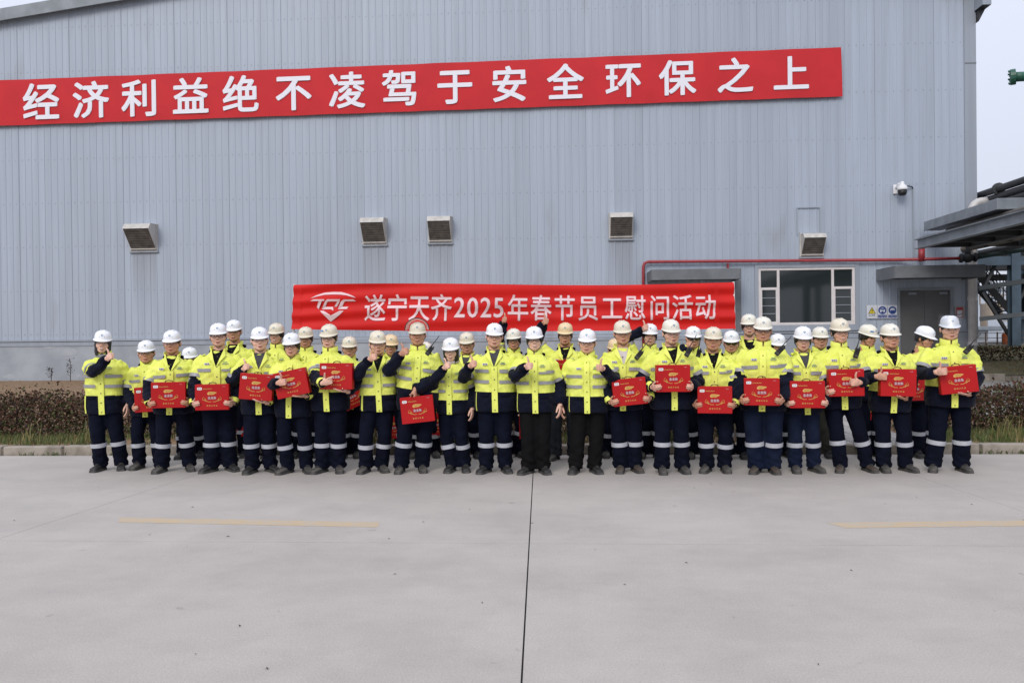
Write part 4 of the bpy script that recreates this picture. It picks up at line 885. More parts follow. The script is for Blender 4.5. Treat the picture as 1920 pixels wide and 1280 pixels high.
M_boot = [mat('boot_black', (0.018, 0.017, 0.017), 0.6, var=0.3, vscale=14), mat('boot_dusty', (0.045, 0.042, 0.038), 0.8, col2=(0.14, 0.13, 0.115), vscale=9, contrast=(0.45, 0.75)), mat('boot_brown_dusty', (0.05, 0.036, 0.027), 0.8, col2=(0.11, 0.095, 0.08), vscale=9, contrast=(0.45, 0.75))]
M_sole = mat('boot_sole', (0.03, 0.029, 0.028), 0.85, col2=(0.09, 0.085, 0.08), vscale=10)
M_box = mat('gift_box_red', (0.40, 0.0035, 0.005), 0.45, spec=0.3, var=0.05, vscale=5); M_boxside = mat('gift_box_red_side', (0.47, 0.010, 0.012), 0.4); M_gold = mat('gold_print', (0.62, 0.36, 0.09), 0.45)
M_boxw = mat('box_label_white', (0.74, 0.72, 0.70), 0.5); M_silver = mat('silver_pink_print', (0.66, 0.45, 0.48), 0.45); M_dred = mat('dark_red_print', (0.22, 0.006, 0.01), 0.5)
M_badge = mat('badge_white', (0.62, 0.60, 0.64), 0.5); M_ink = mat('badge_ink', (0.09, 0.09, 0.20), 0.6); M_grn = mat('print_green', (0.05, 0.22, 0.12), 0.6)
M_snap = mat('snap_button', (0.05, 0.05, 0.03), 0.4)

# ------------------------------------------------------------------ shared shapes made with a voxel remesh
def remesh_many(items):
    """items: list of (MB, voxel, smooth iterations) -> list of (verts ndarray, faces list)"""
    obs = []
    for k, (mb, vox, it) in enumerate(items):
        me = bpy.data.meshes.new('tmp'); me.from_pydata([tuple(p) for p in mb.v], [], mb.f)
        bm = bmesh.new(); bm.from_mesh(me); bmesh.ops.recalc_face_normals(bm, faces=bm.faces); bm.to_mesh(me); bm.free()
        o = bpy.data.objects.new('tmp', me); C.objects.link(o)
        r = o.modifiers.new('r', 'REMESH'); r.mode = 'VOXEL'; r.voxel_size = vox
        if it: s = o.modifiers.new('s', 'SMOOTH'); s.iterations = it; s.factor = 0.5
        obs.append(o)
    bpy.context.view_layer.update(); dg = bpy.context.evaluated_depsgraph_get(); out = []
    for o in obs:
        ev = o.evaluated_get(dg); me = ev.to_mesh(); v = np.empty(len(me.vertices)*3); me.vertices.foreach_get('co', v)
        f = [tuple(p.vertices) for p in me.polygons]; out.append((v.reshape(-1, 3), f)); ev.to_mesh_clear()
    for o in obs:
        me = o.data; bpy.data.objects.remove(o); bpy.data.meshes.remove(me)
    return out

def head_src(round_=1.0):
    h = MB()
    h.ell((0, 0.012, 0.035), (0.078, 0.097, 0.090), 20, 14); h.ell((0, -0.018, -0.030), (0.073*round_, 0.078, 0.086), 20, 14)
    h.ell((0, -0.046, -0.100), (0.042*round_, 0.042, 0.033), 14, 10)
    for s in (-1, 1):
        h.ell((s*0.036*round_, -0.056, -0.038), (0.030*round_, 0.029, 0.032), 12, 8); h.ell((s*0.034*round_, -0.026, -0.082), (0.030*round_, 0.046, 0.034), 12, 8)
        h.ell((s*0.079*round_, 0.012, -0.012), (0.010, 0.021, 0.033), 10, 8); h.ell((s*0.013, -0.096, -0.036), (0.011, 0.013, 0.009), 8, 6)
    h.ell((0, -0.076, 0.024), (0.056, 0.020, 0.015), 14, 8); h.tube([(0, -0.086, 0.018), (0, -0.097, -0.012), (0, -0.106, -0.034)], [0.011, 0.012, 0.015], 10)
    h.ell((0, -0.089, -0.071), (0.026, 0.013, 0.007), 12, 8); h.ell((0, -0.088, -0.083), (0.022, 0.013, 0.008), 12, 8)
    h.tube([(0, 0.018, -0.05), (0, 0.022, -0.13), (0, 0.028, -0.24)], [0.058, 0.060, 0.068], 16)
    return h
def hand_src(kind):
    h = MB(); h.ell((0, 0, 0.048), (0.042, 0.017, 0.052), 14, 10); h.tube([(0, 0, -0.09), (0, 0, -0.02), (0, 0, 0.02)], [0.031, 0.027, 0.030], 12)
    LN = (1.0, 1.08, 1.0, 0.80)
    for i in range(4):
        x = 0.031-0.0205*i; L = LN[i]; r = (0.0098, 0.0098, 0.0094, 0.0082)[i]
        if kind == 'thumb' or (kind == 'point' and i > 0): pts = [(x, -0.002, 0.078), (x, 0.016*L, 0.112), (x, 0.047*L, 0.100), (x, 0.043*L, 0.068), (x, 0.030, 0.058)]
        elif kind == 'point': pts = [(x, 0, 0.078), (x+0.004, 0.002, 0.118), (x+0.006, 0.006, 0.145), (x+0.007, 0.008, 0.168)]
        elif kind == 'grip': pts = [(x, 0, 0.075), (x, 0.014*L, 0.112*L), (x, 0.042*L, 0.128*L), (x, 0.066*L, 0.126*L)]
        elif kind == 'flat': pts = [(x, 0, 0.075), (x*1.1, 0.004, 0.075+0.045*L), (x*1.15, 0.010, 0.075+0.072*L), (x*1.15, 0.018, 0.075+0.095*L)]
        else: pts = [(x, 0, 0.075), (x, 0.010, 0.075+0.040*L), (x, 0.026, 0.075+0.064*L), (x, 0.044, 0.075+0.078*L)]
        h.tube(pts, [r*1.08, r, r*0.95, r*0.82, r*0.7][:len(pts)], 8)
        h.ell(pts[-1], (r*0.82,)*3, 8, 6)
    if kind == 'thumb': pts = [(0.022, 0.012, 0.022), (0.046, 0.020, 0.050), (0.078, 0.014, 0.062), (0.108, 0.004, 0.062)]
    elif kind == 'point': pts = [(0.022, 0.010, 0.022), (0.048, 0.016, 0.044), (0.075, 0.014, 0.062), (0.098, 0.010, 0.078)]
    elif kind == 'grip': pts = [(0.022, 0.010, 0.022), (0.048, 0.022, 0.046), (0.060, 0.036, 0.068), (0.062, 0.050, 0.088)]
    else: pts = [(0.022, 0.010, 0.022), (0.048, 0.016, 0.046), (0.056, 0.024, 0.072), (0.056, 0.030, 0.094)]
    h.tube(pts, [0.0155, 0.0135, 0.0118, 0.0098], 8); h.ell(pts[-1], (0.0098,)*3, 8, 6)
    return h
HK = ['thumb', 'point', 'grip', 'flat', 'relax']
_r = remesh_many([(head_src(1.0), 0.0068, 2), (head_src(1.10), 0.0068, 2), (head_src(0.94), 0.0068, 2)] + [(hand_src(k), 0.0048, 2) for k in HK])
HEADS = _r[:3]; HANDS = dict(zip(HK, _r[3:]))
HEADM = []
for vv, ff in HEADS:      # lips get their own colour
    mi = []
    for f in ff:
        c = vv[list(f)].mean(axis=0)
        mi.append(2 if (abs(c[0]) < 0.024 and -0.0905 < c[2] < -0.0655 and c[1] < -0.093) else 0)
    HEADM.append(mi)

def helmet_meshes():
    n = 28; b = MB(); rs = []
    for (f, z) in ((1.0, 0.0), (0.995, 0.03), (0.965, 0.062), (0.88, 0.096), (0.72, 0.122), (0.48, 0.139), (0.22, 0.147)):
        rs.append([(0.112*f*math.cos(6.2832*j/n), 0.138*f*math.sin(6.2832*j/n), z+(0.006*max(0, math.cos(6.2832*j/n*1.0-1.5708))**8)) for j in range(n)])
    b.rings(rs, cap=False); k = len(rs)-1; b.add([rs[k][j] for j in range(n)], [tuple(range(n))])
    # brim with a longer peak in front
    def brim(j, z, q):
        a = 6.2832*j/n; fr = max(0.0, -math.sin(a)); ext = 0.014+0.040*fr**2.2
        return ((0.112+ext*q*0.9)*math.cos(a), (0.138+ext*q)*math.sin(a), z-0.016*q*(0.5+fr))
    r0 = [brim(j, 0.004, 0.0) for j in range(n)]; r1 = [brim(j, 0.002, 0.6) for j in range(n)]; r2 = [brim(j, 0.0, 1.0) for j in range(n)]
    r3 = [brim(j, -0.006, 1.0) for j in range(n)]; r4 = [brim(j, -0.006, 0.0) for j in range(n)]
    r5 = [(p[0]*0.96, p[1]*0.96, p[2]+0.012) for p in r4]
    b.rings([r0, r1, r2, r3, r4, r5], cap=False)
    inner = [[(x*0.95, y*0.95, z*0.93) for x, y, z in r] for r in rs]; b.rings(inner, cap=False)
    # raised ridges over the crown
    for xo in (-0.030, 0.030):
        b.tube([(xo, -0.138*math.cos(t)*0.985*math.sqrt(max(0, 1-(xo/0.12)**2)), 0.012+0.142*math.sin(t)-0.35*abs(xo)*math.sin(t)*0.25) for t in [0.25+2.6*k/10 for k in range(11)]], 0.0075, 6)
    return b
HB = helmet_meshes(); HB.v = [(x*0.89, y*0.91, z*0.73) for x, y, z in HB.v]
HELM = {k: HB.mesh('helmet', m, smooth=True) for k, m in M_helm.items()}
eb = MB()                                    # emblem: arc, bar and chevron on the front of the helmet
def hp(u, v):                                # point on the helmet front
    z = 0.078+v; y = -0.138*math.sqrt(max(0.01, 1-(z/0.152)**2.6))*math.sqrt(max(0, 1-(u/0.118)**2)); return (u, y-0.010, z)
for poly in ([(-0.024, 0.010), (-0.014, 0.016), (0, 0.0185), (0.014, 0.016), (0.024, 0.010), (0.013, 0.0125), (0, 0.0145), (-0.013, 0.0125)],
             [(-0.022, 0.007), (0.022, 0.007), (0.017, 0.001), (-0.017, 0.001)], [(-0.013, -0.002), (-0.007, -0.002), (0, -0.009), (0.007, -0.002), (0.013, -0.002), (0, -0.019)]):
    tr_ = tessellate_polygon([[Vector((x, y, 0)) for x, y in poly]]); eb.add([hp(x, y) for x, y in poly], [tuple(t) for t in tr_])
eb.v = [(x*0.80, y*0.91-0.001, z*0.73) for x, y, z in eb.v]; EMB = eb.mesh('emblem', M_emb)
sb = MB()
sb.add([(-0.085+0.0, -0.095, 0.052), (-0.045, -0.126, 0.052), (-0.045, -0.122, 0.075), (-0.083, -0.094, 0.075)], [(0, 1, 2, 3)]); sb.v = [(x*0.89, y*0.91-0.006, z*0.73) for x, y, z in sb.v]; STK = sb.mesh('sticker', M_sticker)
# chin strap (a dark band from under the rim round the chin)
stb = MB(); pts = []
for k in range(15):
    a = -1.0+2.0*k/14; t = abs(a)
    pts.append((0.083*math.copysign(min(1, (t*1.25)), a) if t < 0.8 else math.copysign(0.083, a), -0.055+0.060*t**2.2, -0.150+0.150*t**1.5))
stb.tube(pts, 0.0038, 6); STRAP = stb.mesh('chin_strap', M_strap, smooth=True)
vb = MB(); n = 22; rs = []                   # raised clear face shield
for (r, z, y) in ((0.130, 0.145, -0.02), (0.150, 0.085, -0.045), (0.160, -0.005, -0.070)):
    rs.append([(r*math.cos(math.pi+math.pi*j/(n-1))*0.92, y+r*math.sin(math.pi+math.pi*j/(n-1))*0.78, z) for j in range(n)])
rs = [[(x, y-0.012, z*0.85+0.005) for x, y, z in r] for r in rs]; vb.rings(rs, cap=False, closed=False); VISOR = vb.mesh('visor', M_visor, smooth=True)
vr = MB(); vr.tube([(x, y, z+0.003) for x, y, z in rs[0]], 0.006, 6); VRIM = vr.mesh('visor_rim', M_strap, smooth=True)
vb2 = MB(); rs2 = []                         # shield swung right up over the crown
for (r, z, y) in ((0.148, 0.045, 0.005), (0.152, 0.115, -0.005), (0.118, 0.172, 0.01), (0.06, 0.192, 0.02)):
    rs2.append([(r*math.cos(math.pi*j/(n-1)), y-0.03*math.sin(math.pi*j/(n-1)), z+ (0.0 if r > 0.1 else 0.0)) for j in range(n)])
def arch(yf, sc_): return [(0.150*sc_*math.cos(math.pi*j/(n-1)), yf, 0.02+0.150*sc_*math.sin(math.pi*j/(n-1))) for j in range(n)]
vb2.rings([arch(-0.10, 0.98), arch(-0.045, 0.88), arch(0.015, 0.74)], cap=False, closed=False); VISOR_UP = vb2.mesh('visor', lens_mat('raised_visor_plastic', (0.85, 0.82, 0.82, 1), 0.45, 0.8), smooth=True)
vr = MB(); vr.tube([(x, y, z+0.003) for x, y, z in arch(-0.103, 0.98)], 0.006, 6); VRIM_UP = vr.mesh('visor_rim', M_strap, smooth=True)
def glasses_meshes(kind):
    fr, ln = MB(), MB(); ro = {'clear': 0.0012, 'rim': 0.0027, 'thin': 0.0014, 'dark': 0.0022}[kind]; w, h = (0.027, 0.019) if kind != 'rim' else (0.026, 0.018)
    for s in (-1, 1):
        P = [(s*0.033+w*math.copysign(abs(math.cos(a))**0.6, math.cos(a)), -0.107+0.010*abs((s*0.033+w*math.cos(a))/0.06)**2, 0.0+h*math.copysign(abs(math.sin(a))**0.7, math.sin(a))) for a in [6.2832*j/18 for j in range(18)]]
        fr.tube(P+[P[0]], ro, 5, cap=False); ln.add(P, [tuple(range(18))])
        fr.tube([(s*0.060, -0.098, 0.006), (s*0.082, -0.075, 0.008), (s*0.086, 0.01, 0.004)], ro*1.25, 5)
    fr.tube([(-0.007, -0.108, 0.006), (0, -0.111, 0.008), (0.007, -0.108, 0.006)], ro, 5)
    if kind == 'clear': fr.tube([(-0.060, -0.100, 0.019), (-0.03, -0.110, 0.020), (0, -0.113, 0.019), (0.03, -0.110, 0.020), (0.060, -0.100, 0.019)], 0.0024, 5)
    return fr.mesh('glasses', M_frame, smooth=True), ln.mesh('lens', M_lens_d if kind == 'dark' else M_lens)
GLS = {k: glasses_meshes(k) for k in ('clear', 'rim', 'thin', 'dark')}
def hair_mesh(long_):
    b = MB(); n = 20; rs = []
    prof = [(0.0, 0.02), (0.55, 0.115), (0.85, 0.085), (1.0, 0.045), (1.02, 0.0), (0.99, -0.03)] + ([(1.0, -0.07), (0.98, -0.12), (0.85, -0.17)] if long_ else [(0.93, -0.055)])
    for (f, z) in prof[1:]:
        ring = []
        for j in range(n+1):
            a = R(-58)+R(296)*j/n; x, y = 0.086*f*math.cos(a), 0.020+0.102*f*math.sin(a)
            zz = z if not (y < 0.0 and z < 0.0) else max(z, -0.035 if not long_ else z)
            ring.append((x, y, zz))
        rs.append(ring)
    b.rings(rs, cap=False, closed=False); return b.mesh('hair', M_hair, smooth=True)
HAIR = {False: hair_mesh(False), True: hair_mesh(True)}
def boot_meshes(mi):
    b = MB(); rs = []; n = 14
    for (y, w, h, z0) in ((0.085, 0.030, 0.055, 0.022), (0.075, 0.038, 0.10, 0.022), (0.04, 0.041, 0.125, 0.022), (-0.005, 0.041, 0.125, 0.022), (-0.04, 0.042, 0.098, 0.022), (-0.09, 0.046, 0.075, 0.022), (-0.14, 0.050, 0.066, 0.022), (-0.175, 0.045, 0.056, 0.022), (-0.195, 0.028, 0.040, 0.022)):
        ring = []
        for j in range(n):
            a = math.pi*2*j/n; zz = z0+(h-z0)*(0.5+0.5*math.sin(a)) if math.sin(a) > -0.6 else z0
            ring.append((w*math.copysign(abs(math.cos(a))**0.75, math.cos(a)), y, zz))
        rs.append(ring)
    b.rings(rs); up = b.mesh('boot', M_boot[mi], smooth=True)
    s = MB(); out = [(0.034, 0.088), (0.046, 0.05), (0.046, -0.03), (0.050, -0.09), (0.055, -0.14), (0.049, -0.178), (0.030, -0.203), (-0.030, -0.203), (-0.049, -0.178), (-0.055, -0.14), (-0.050, -0.09), (-0.046, -0.03), (-0.046, 0.05), (-0.034, 0.088)]
    s.prism(out, lambda u, v, t: (u, v, t), 0.0, 0.028); so = s.mesh('sole', M_sole)
    l = MB()
    for k in range(4): l.tube([(-0.022, -0.045-0.022*k, 0.102-0.008*k), (0, -0.048-0.022*k, 0.108-0.008*k), (0.022, -0.045-0.022*k, 0.102-0.008*k)], 0.0035, 5)
    return up, so, l.mesh('lace', mat('boot_lace', (0.06, 0.055, 0.05), 0.8))
BOOTS = [boot_meshes(i) for i in range(3)]

# ------------------------------------------------------------------ figure builder
H0 = 1.77
TORSO = [(0.745, 0.205, 0.150), (0.80, 0.212, 0.156), (0.90, 0.210, 0.155), (1.00, 0.205, 0.150), (1.10, 0.206, 0.150), (1.22, 0.213, 0.153), (1.30, 0.207, 0.145), (1.345, 0.186, 0.128), (1.38, 0.145, 0.110), (1.41, 0.100, 0.094), (1.44, 0.072, 0.082)]
SE = 2.5
def tor(z, fat):
    zs = [t[0] for t in TORSO]; z = min(max(z, zs[0]), zs[-1])
    w = float(np.interp(z, zs, [t[1] for t in TORSO])); d = float(np.interp(z, zs, [t[2] for t in TORSO])); k = 1+(fat-1)*max(0, min(1, (1.42-z)/0.12)); return w*k, d*(1+(fat-1)*1.3*max(0, min(1, (1.42-z)/0.12)))
def tpt(x, z, fat, off=0.0, front=True):
    w, d = tor(z, fat); q = (1-min(0.999, abs(x/w))**SE)**(1/SE); return Vector((x, (-1 if front else 1)*(d*q+off), z))
def tring(z, fat, off, a0=0.0, a1=6.2832, n=32):
    w, d = tor(z, fat); out = []
    for j in range(n+1):
        a = a0+(a1-a0)*j/n; c, s = math.cos(a), math.sin(a)
        out.append(Vector(((w+off)*math.copysign(abs(c)**(2/SE), c), (d+off)*math.copysign(abs(s)**(2/SE), s), z)))
    return out
def bez(p0, p1, p2, r):
    """shoulder-elbow-wrist polyline with a rounded elbow"""
    p0, p1, p2 = Vector(p0), Vector(p1), Vector(p2); out = []
    for k in range(6): out.append(p0.lerp(p1, k/6*(1-r)/1.0 if k else 0.0))
    a, b_ = p0.lerp(p1, 1-r), p1.lerp(p2, r)
    for k in range(6): t = k/5; out.append(a.lerp(p1, t).lerp(p1.lerp(b_, t), t))
    for k in range(1, 6): out.append(b_.lerp(p2, k/5))
    return out
def ik(sh, wr, a, b_, pole):
    d = wr-sh; L = d.length
    if L > (a+b_)*0.985: wr = sh+d*((a+b_)*0.985/L); d = wr-sh; L = d.length
    L = max(L, 0.12); x = (a*a-b_*b_+L*L)/(2*L); h = math.sqrt(max(0.0, a*a-x*x)); u = d.normalized()
    p = Vector(pole)-u*Vector(pole).dot(u); p.normalize(); return sh+u*x+p*h, wr
PEOPLE = []
def plan(spec):
    """turn one person's picture measurements into a figure in its own space"""
    P = dict(spec); fy = P['foot']; g0 = gnd(P.get('fx', P['x']), fy); Y = g0.y+0.13
    top = at(P['x'], P['top'], Y+0.0); h = top.z; X = top.x
    P['h'] = h; P['s'] = s = h/H0; P['loc'] = Vector((X, Y, 0)); rz = P.get('rz', None)
    rj = random.Random(int(P['x'])*7+1)
    if rz is None: rz = -0.45*math.atan2(X, Y)+rj.uniform(-0.13, 0.13)
    P.setdefault('turn', rj.uniform(-0.16, 0.16)); P.setdefault('cock', rj.uniform(-3.5, 3.5)); P.setdefault('nod', rj.uniform(0, 6))
    P['rot'] = rz; Mi = Matrix.Rotation(-rz, 3, 'Z'); P['Mi'] = Mi
    loc = lambda px, py, dy: Mi @ (at(px, py, Y+dy)-P['loc'])
    P['fat'] = fat = P.get('fat', 1.0)*1.10
    # ---- hands
    sh = {sd: Vector((sd*0.172*fat*s, 0.005, 1.318*s)) for sd in (-1, 1)}
    arms = {}
    bx = P.get('box')
    if bx:
        bx = dict(bx); dy = bx.get('dy', -0.30); c = loc(bx['x'], bx['y'], dy); bx['c'] = c; bx['R'] = Matrix.Rotation(bx.get('tz', 0.0), 3, 'Z') @ Matrix.Rotation(R(bx.get('tilt', 0.0)), 3, 'Y') @ Matrix.Rotation(R(bx.get('tx', 0.0)), 3, 'X'); P['box'] = bx
    for sd, nm in ((-1, 'r'), (1, 'l')):
        hd = P.get(nm, 'hang')
        if hd == 'hang': W = Vector((sd*(0.255*fat+0.02)*s, -0.04, 0.835*s)); F = Vector((sd*0.05, -0.12, -1)); T = Vector((-sd*0.25, -1, 0)); kd = 'relax'; pole = (sd*0.5, 1, 0)
        elif hd == 'box':
            q = bx['R']; W = bx['c']+q @ Vector((sd*0.228, 0.052, -0.100)); F = q @ Vector((-sd*0.10, -1, -0.12)); T = q @ Vector((sd*0.25, 0.0, 1)); kd = 'grip'; pole = (sd*0.9, 0.5, -0.8)
        elif hd == 'boxlow':
            q = bx['R']; W = bx['c']+q @ Vector((sd*0.12, 0.06, -0.185)); F = q @ Vector((-sd*0.75, -0.55, 0.10)); T = q @ Vector((sd*0.3, -1, 0.0)); kd = 'flat'; pole = (sd*1.0, 0.5, -0.6)
        elif hd == 'boxside':
            q = bx['R']; W = bx['c']+q @ Vector((sd*0.235, 0.04, -0.04)); F = q @ Vector((-sd*0.55, -0.8, -0.05)); T = q @ Vector((sd*0.2, -0.15, 1)); kd = 'thumb'; pole = (sd*1.0, 0.5, -0.6)
        elif hd == 'carry':
            q = bx['R']; W = bx['c']+q @ Vector((0, 0.0, 0.155+0.085)); F = Vector((0, -0.10, -1)); T = Vector((-sd*0.5, -1, 0)); kd = 'thumb'; pole = (sd*1, 0.6, 0)
        else:
            kd, px, py, dy = hd[:4]; tip = loc(px, py, dy); F = Vector(hd[4] if len(hd) > 4 else (-sd*0.55, -0.75, 0.35)).normalized(); T = Vector(hd[5] if len(hd) > 5 else (0.0, -0.1, 1)); W = tip-F*0.06; pole = hd[6] if len(hd) > 6 else (sd*0.8, 0.2, -1)
        el, W = ik(sh[sd], W, 0.285*s, 0.262*s, pole); arms[sd] = (sh[sd], el, W, F.normalized(), T, kd)
    P['arms'] = arms
    # ---- jacket and trousers sources
    j = MB(); j.rings([[tuple(v*1) for v in tring(z, fat, 0.0, n=30)[:-1]] for z, _, _ in TORSO]); P['hem'] = hm = random.Random(P['x']).uniform(-0.03, 0.04); j.v = [(x, y, z-hm*max(0, (1.0-z)/0.255)) for x, y, z in j.v]; j.v = [(x*s, y*s, z*s) for x, y, z in j.v]
    P['apath'] = {}
    for sd in (-1, 1):
        a, e, w, F, T, kd = arms[sd]; w2 = w+(w-e).normalized()*0.0; pth = bez(a, e, w2, 0.22); n = len(pth)
        rad = [float(np.interp(k/(n-1), [0, 0.15, 0.45, 0.6, 0.9, 1], [0.082, 0.083, 0.075, 0.071, 0.062, 0.057]))*s*(0.5+0.5*fat) for k in range(n)]
        inner = a+Vector((-sd*0.07*s, 0, -0.015*s)); j.tube([inner]+pth, [0.070*s]+rad, 16); P['apath'][sd] = (pth, rad)
        j.ell(a+Vector((-sd*0.01, 0, -0.004)), (0.070*s, 0.078*s, 0.066*s), 14, 10)
    P['jsrc'] = j
    t = MB(); st = P.get('stance', 0.115); P['legs'] = {}
    t.rings([[(1.0*(fw*fat)*s*math.cos(6.2832*k/24), fd*fat*s*math.sin(6.2832*k/24), z*s) for k in range(24)] for z, fw, fd in ((0.74, 0.150, 0.105), (0.80, 0.172, 0.120), (0.90, 0.178, 0.125), (1.0, 0.165, 0.115))])
    for sd in (-1, 1):
        fx = sd*st if 'feet' not in P else loc(P['feet'][0 if sd < 0 else 1], 880, 0.0).x; fyy = P.get('fdy', {}).get(sd, 0.02*sd)
        hip, kn, an = Vector((sd*0.088*fat*s, 0, 0.86*s)), Vector(((sd*0.097*fat*0.5+fx*0.5)*1.0+random.Random(P['x']+sd).uniform(-0.02, 0.02), -0.012+fyy*0.4-random.Random(P['x']*3+sd).uniform(0, 0.035), 0.47*s)), Vector((fx, fyy+0.02, 0.085))
        pth = [hip, hip.lerp(kn, 0.3), hip.lerp(kn, 0.65), kn, kn.lerp(an, 0.3), kn.lerp(an, 0.6), kn.lerp(an, 0.82), an, an+Vector((0, 0, -0.04))]
        rad = [q*s*(0.6+0.4*fat)*P.get('baggy', 1.0) for q in (0.100, 0.100, 0.094, 0.086, 0.084, 0.083, 0.083, 0.086, 0.080)]
        t.tube(pth, rad, 16); P['legs'][sd] = (pth, rad, fx, fyy)
    P['tsrc'] = t; PEOPLE.append(P); return P

def seg_param(V, pth, rad):
    """closest parameter (0..1) along a polyline, and distance over radius"""
    n = len(pth); best = np.full(len(V), 1e9); par = np.zeros(len(V))
    for k in range(n-1):
        a, b_ = np.array(pth[k]), np.array(pth[k+1]); d = b_-a; L = max(1e-9, d @ d); t = np.clip(((V-a) @ d)/L, 0, 1)
        dist = np.linalg.norm(V-(a+t[:, None]*d), axis=1)/(rad[k]+(rad[k+1]-rad[k])*t); m = dist < best; best[m] = dist[m]; par[m] = (k+t[m])/(n-1)
    return par, best
def np_mesh(name, v, f, mats, smooth=True, mi=None):
    me = bpy.data.meshes.new(name); me.from_pydata(v.tolist() if hasattr(v, 'tolist') else v, [], f)
    for m in mats: me.materials.append(m)
    if mi is not None: me.polygons.foreach_set('material_index', mi)
    if smooth: me.polygons.foreach_set('use_smooth', [True]*len(me.polygons))
    me.update(); return me
def wrinkle(v, s, amp, seed, par=None):
    out = v.copy(); q = v/s
    k1 = np.sin(q[:, 2]*31+q[:, 0]*19+seed+2.6*np.sin(q[:, 0]*11+q[:, 1]*9+seed+2*np.sin(q[:, 2]*7+seed))); k2 = np.sin(q[:, 2]*71-q[:, 0]*33+q[:, 1]*40+seed*2.3)
    return k1*amp+k2*amp*0.45
GRP = 'workers in hi-vis jackets and hard hats lined up for the photo'
def finish(P, jm, tm, idx):
    s, fat, h = P['s'], P['fat'], P['h']; rnd = random.Random(idx*13+5)
    root = thing('person', P['label'], 'person', P['loc'], P['rot'], GRP); P['root'] = root
    tilt = P.get('tilt', rnd.uniform(-0.07, 0.07)); P.setdefault('sk', rnd.uniform(-0.05, 0.05)); P.setdefault('placket', rnd.uniform(-0.012, 0.012)); zo = rnd.uniform(-0.015, 0.015); hem = P['hem']
    # ---- jacket
    v, f = jm; arm = np.zeros(len(v))
    nrm = np.zeros_like(v); fa = np.array([q[:4] if len(q) >= 4 else (q+q[-1:])[:4] for q in f]); fn = np.cross(v[fa[:, 1]]-v[fa[:, 0]], v[fa[:, 2]]-v[fa[:, 0]])
    for k in range(4): np.add.at(nrm, fa[:, k], fn)
    nrm /= np.maximum(1e-9, np.linalg.norm(nrm, axis=1))[:, None]
    for sd in (-1, 1):
        pth, rad = P['apath'][sd]; par, dist = seg_param(v, pth, rad); m = (dist < 1.22) & (par > 0.16) & ((np.abs(v[:, 0]) > 0.19*fat*s) | (par > 0.42)); arm[m] = par[m]*2*0.86
    amp = np.where(arm > 0.05, 0.0080, 0.0050)*s; v = v+nrm*(wrinkle(v, s, 1.0, idx*1.7)*amp)[:, None]
    me = np_mesh('jacket', v, f, [M_jack]); ga = me.attributes.new('garment', 'FLOAT_VECTOR', 'POINT'); dat = np.zeros((len(v), 3)); dat[:, 0] = arm; dat[:, 1] = v[:, 2]/s+tilt*v[:, 0]/s+zo
    ga.data.foreach_set('vector', dat.ravel()); jk = link('jacket', me, root)
    def part(mb, name, m, parent=jk, smooth=False):
        mb.v = [(x*s, y*s, z*s) for x, y, z in mb.v]; return link(name, mb.mesh(name, m, smooth), parent)
    lean = P.get('placket', 0.0); two = P.get('two_bands', P.get('box') is None or P['box'].get('low'))
    def strip(x0, x1, z0, z1, off, nz=2, nx=6, sk=0.0):
        b = MB(); vs = []
        for a in range(nz+1):
            for c in range(nx+1):
                z = z0+(z1-z0)*a/nz; x = x0+(x1-x0)*c/nx+sk*(1.2-z); vs.append(tpt(x, z, fat, off))
        b.add(vs, [(a*(nx+1)+c, a*(nx+1)+c+1, (a+1)*(nx+1)+c+1, (a+1)*(nx+1)+c) for a in range(nz) for c in range(nx)]); return b
    pb = strip(lean-0.034, lean+0.034, 0.742-hem, 1.262 if P.get('open') else 1.385, 0.018, 16, 4, P.get('sk', 0.0)); part(pb, 'placket', M_yel, smooth=True)
    for k in range(6):
        z = 0.765-hem*0.8+0.118*k; p = tpt(lean+P.get('sk', 0)*(1.2-z), z, fat, 0.022); b = MB(); b.ell(p, (0.0075, 0.004, 0.0075), 8, 5); part(b, 'button', M_snap)
    for z in ((1.185, 1.060) if two else (1.185,)):
        for (a0, a1) in ((math.asin(-1)+0.17, math.asin(-1)+2*math.pi-0.17),):
            rs = [[Vector((q_.x, q_.y, q_.z-tilt*q_.x-zo)) for q_ in tring(z+dz, fat, 0.013, a0, a1, 44)] for dz in (0.0, 0.038)]; b = MB(); b.rings(rs, cap=False, closed=False)
            if lean or P.get('sk'): pass
            part(b, 'reflective_band', M_refl, smooth=True)
    for sd in (-1, 1):                                     # sleeve tape, as a sleeve ring
        pth, rad = P['apath'][sd]; n = len(pth); b = MB(); pr, rr = [], []
        for q in (0.30, 0.335, 0.37): k = q*(n-1); i = int(k); pr.append(Vector(pth[i]).lerp(pth[i+1], k-i)); rr.append(rad[i]+(rad[i+1]-rad[i])*(k-i)+0.0075)
        b.tube(pr, rr, 18, cap=False); link('sleeve_band', b.mesh('sleeve_band', M_refl, True), jk)
        a, e, w, F, T, kd = P['arms'][sd]; d = (w-e).normalized(); b = MB(); b.tube([w-d*0.05, w-d*0.02, w+d*0.006], [0.061*s, 0.063*s, 0.054*s], 16, cap=False); link('cuff', b.mesh('cuff', M_yel if rnd.random() < 0.3 else M_navy, True), jk)
    # collar: stand-up, closed or open
    op = P.get('open', False); b = MB(); n = 26; gap = 0.62 if op else 0.10; rs = []
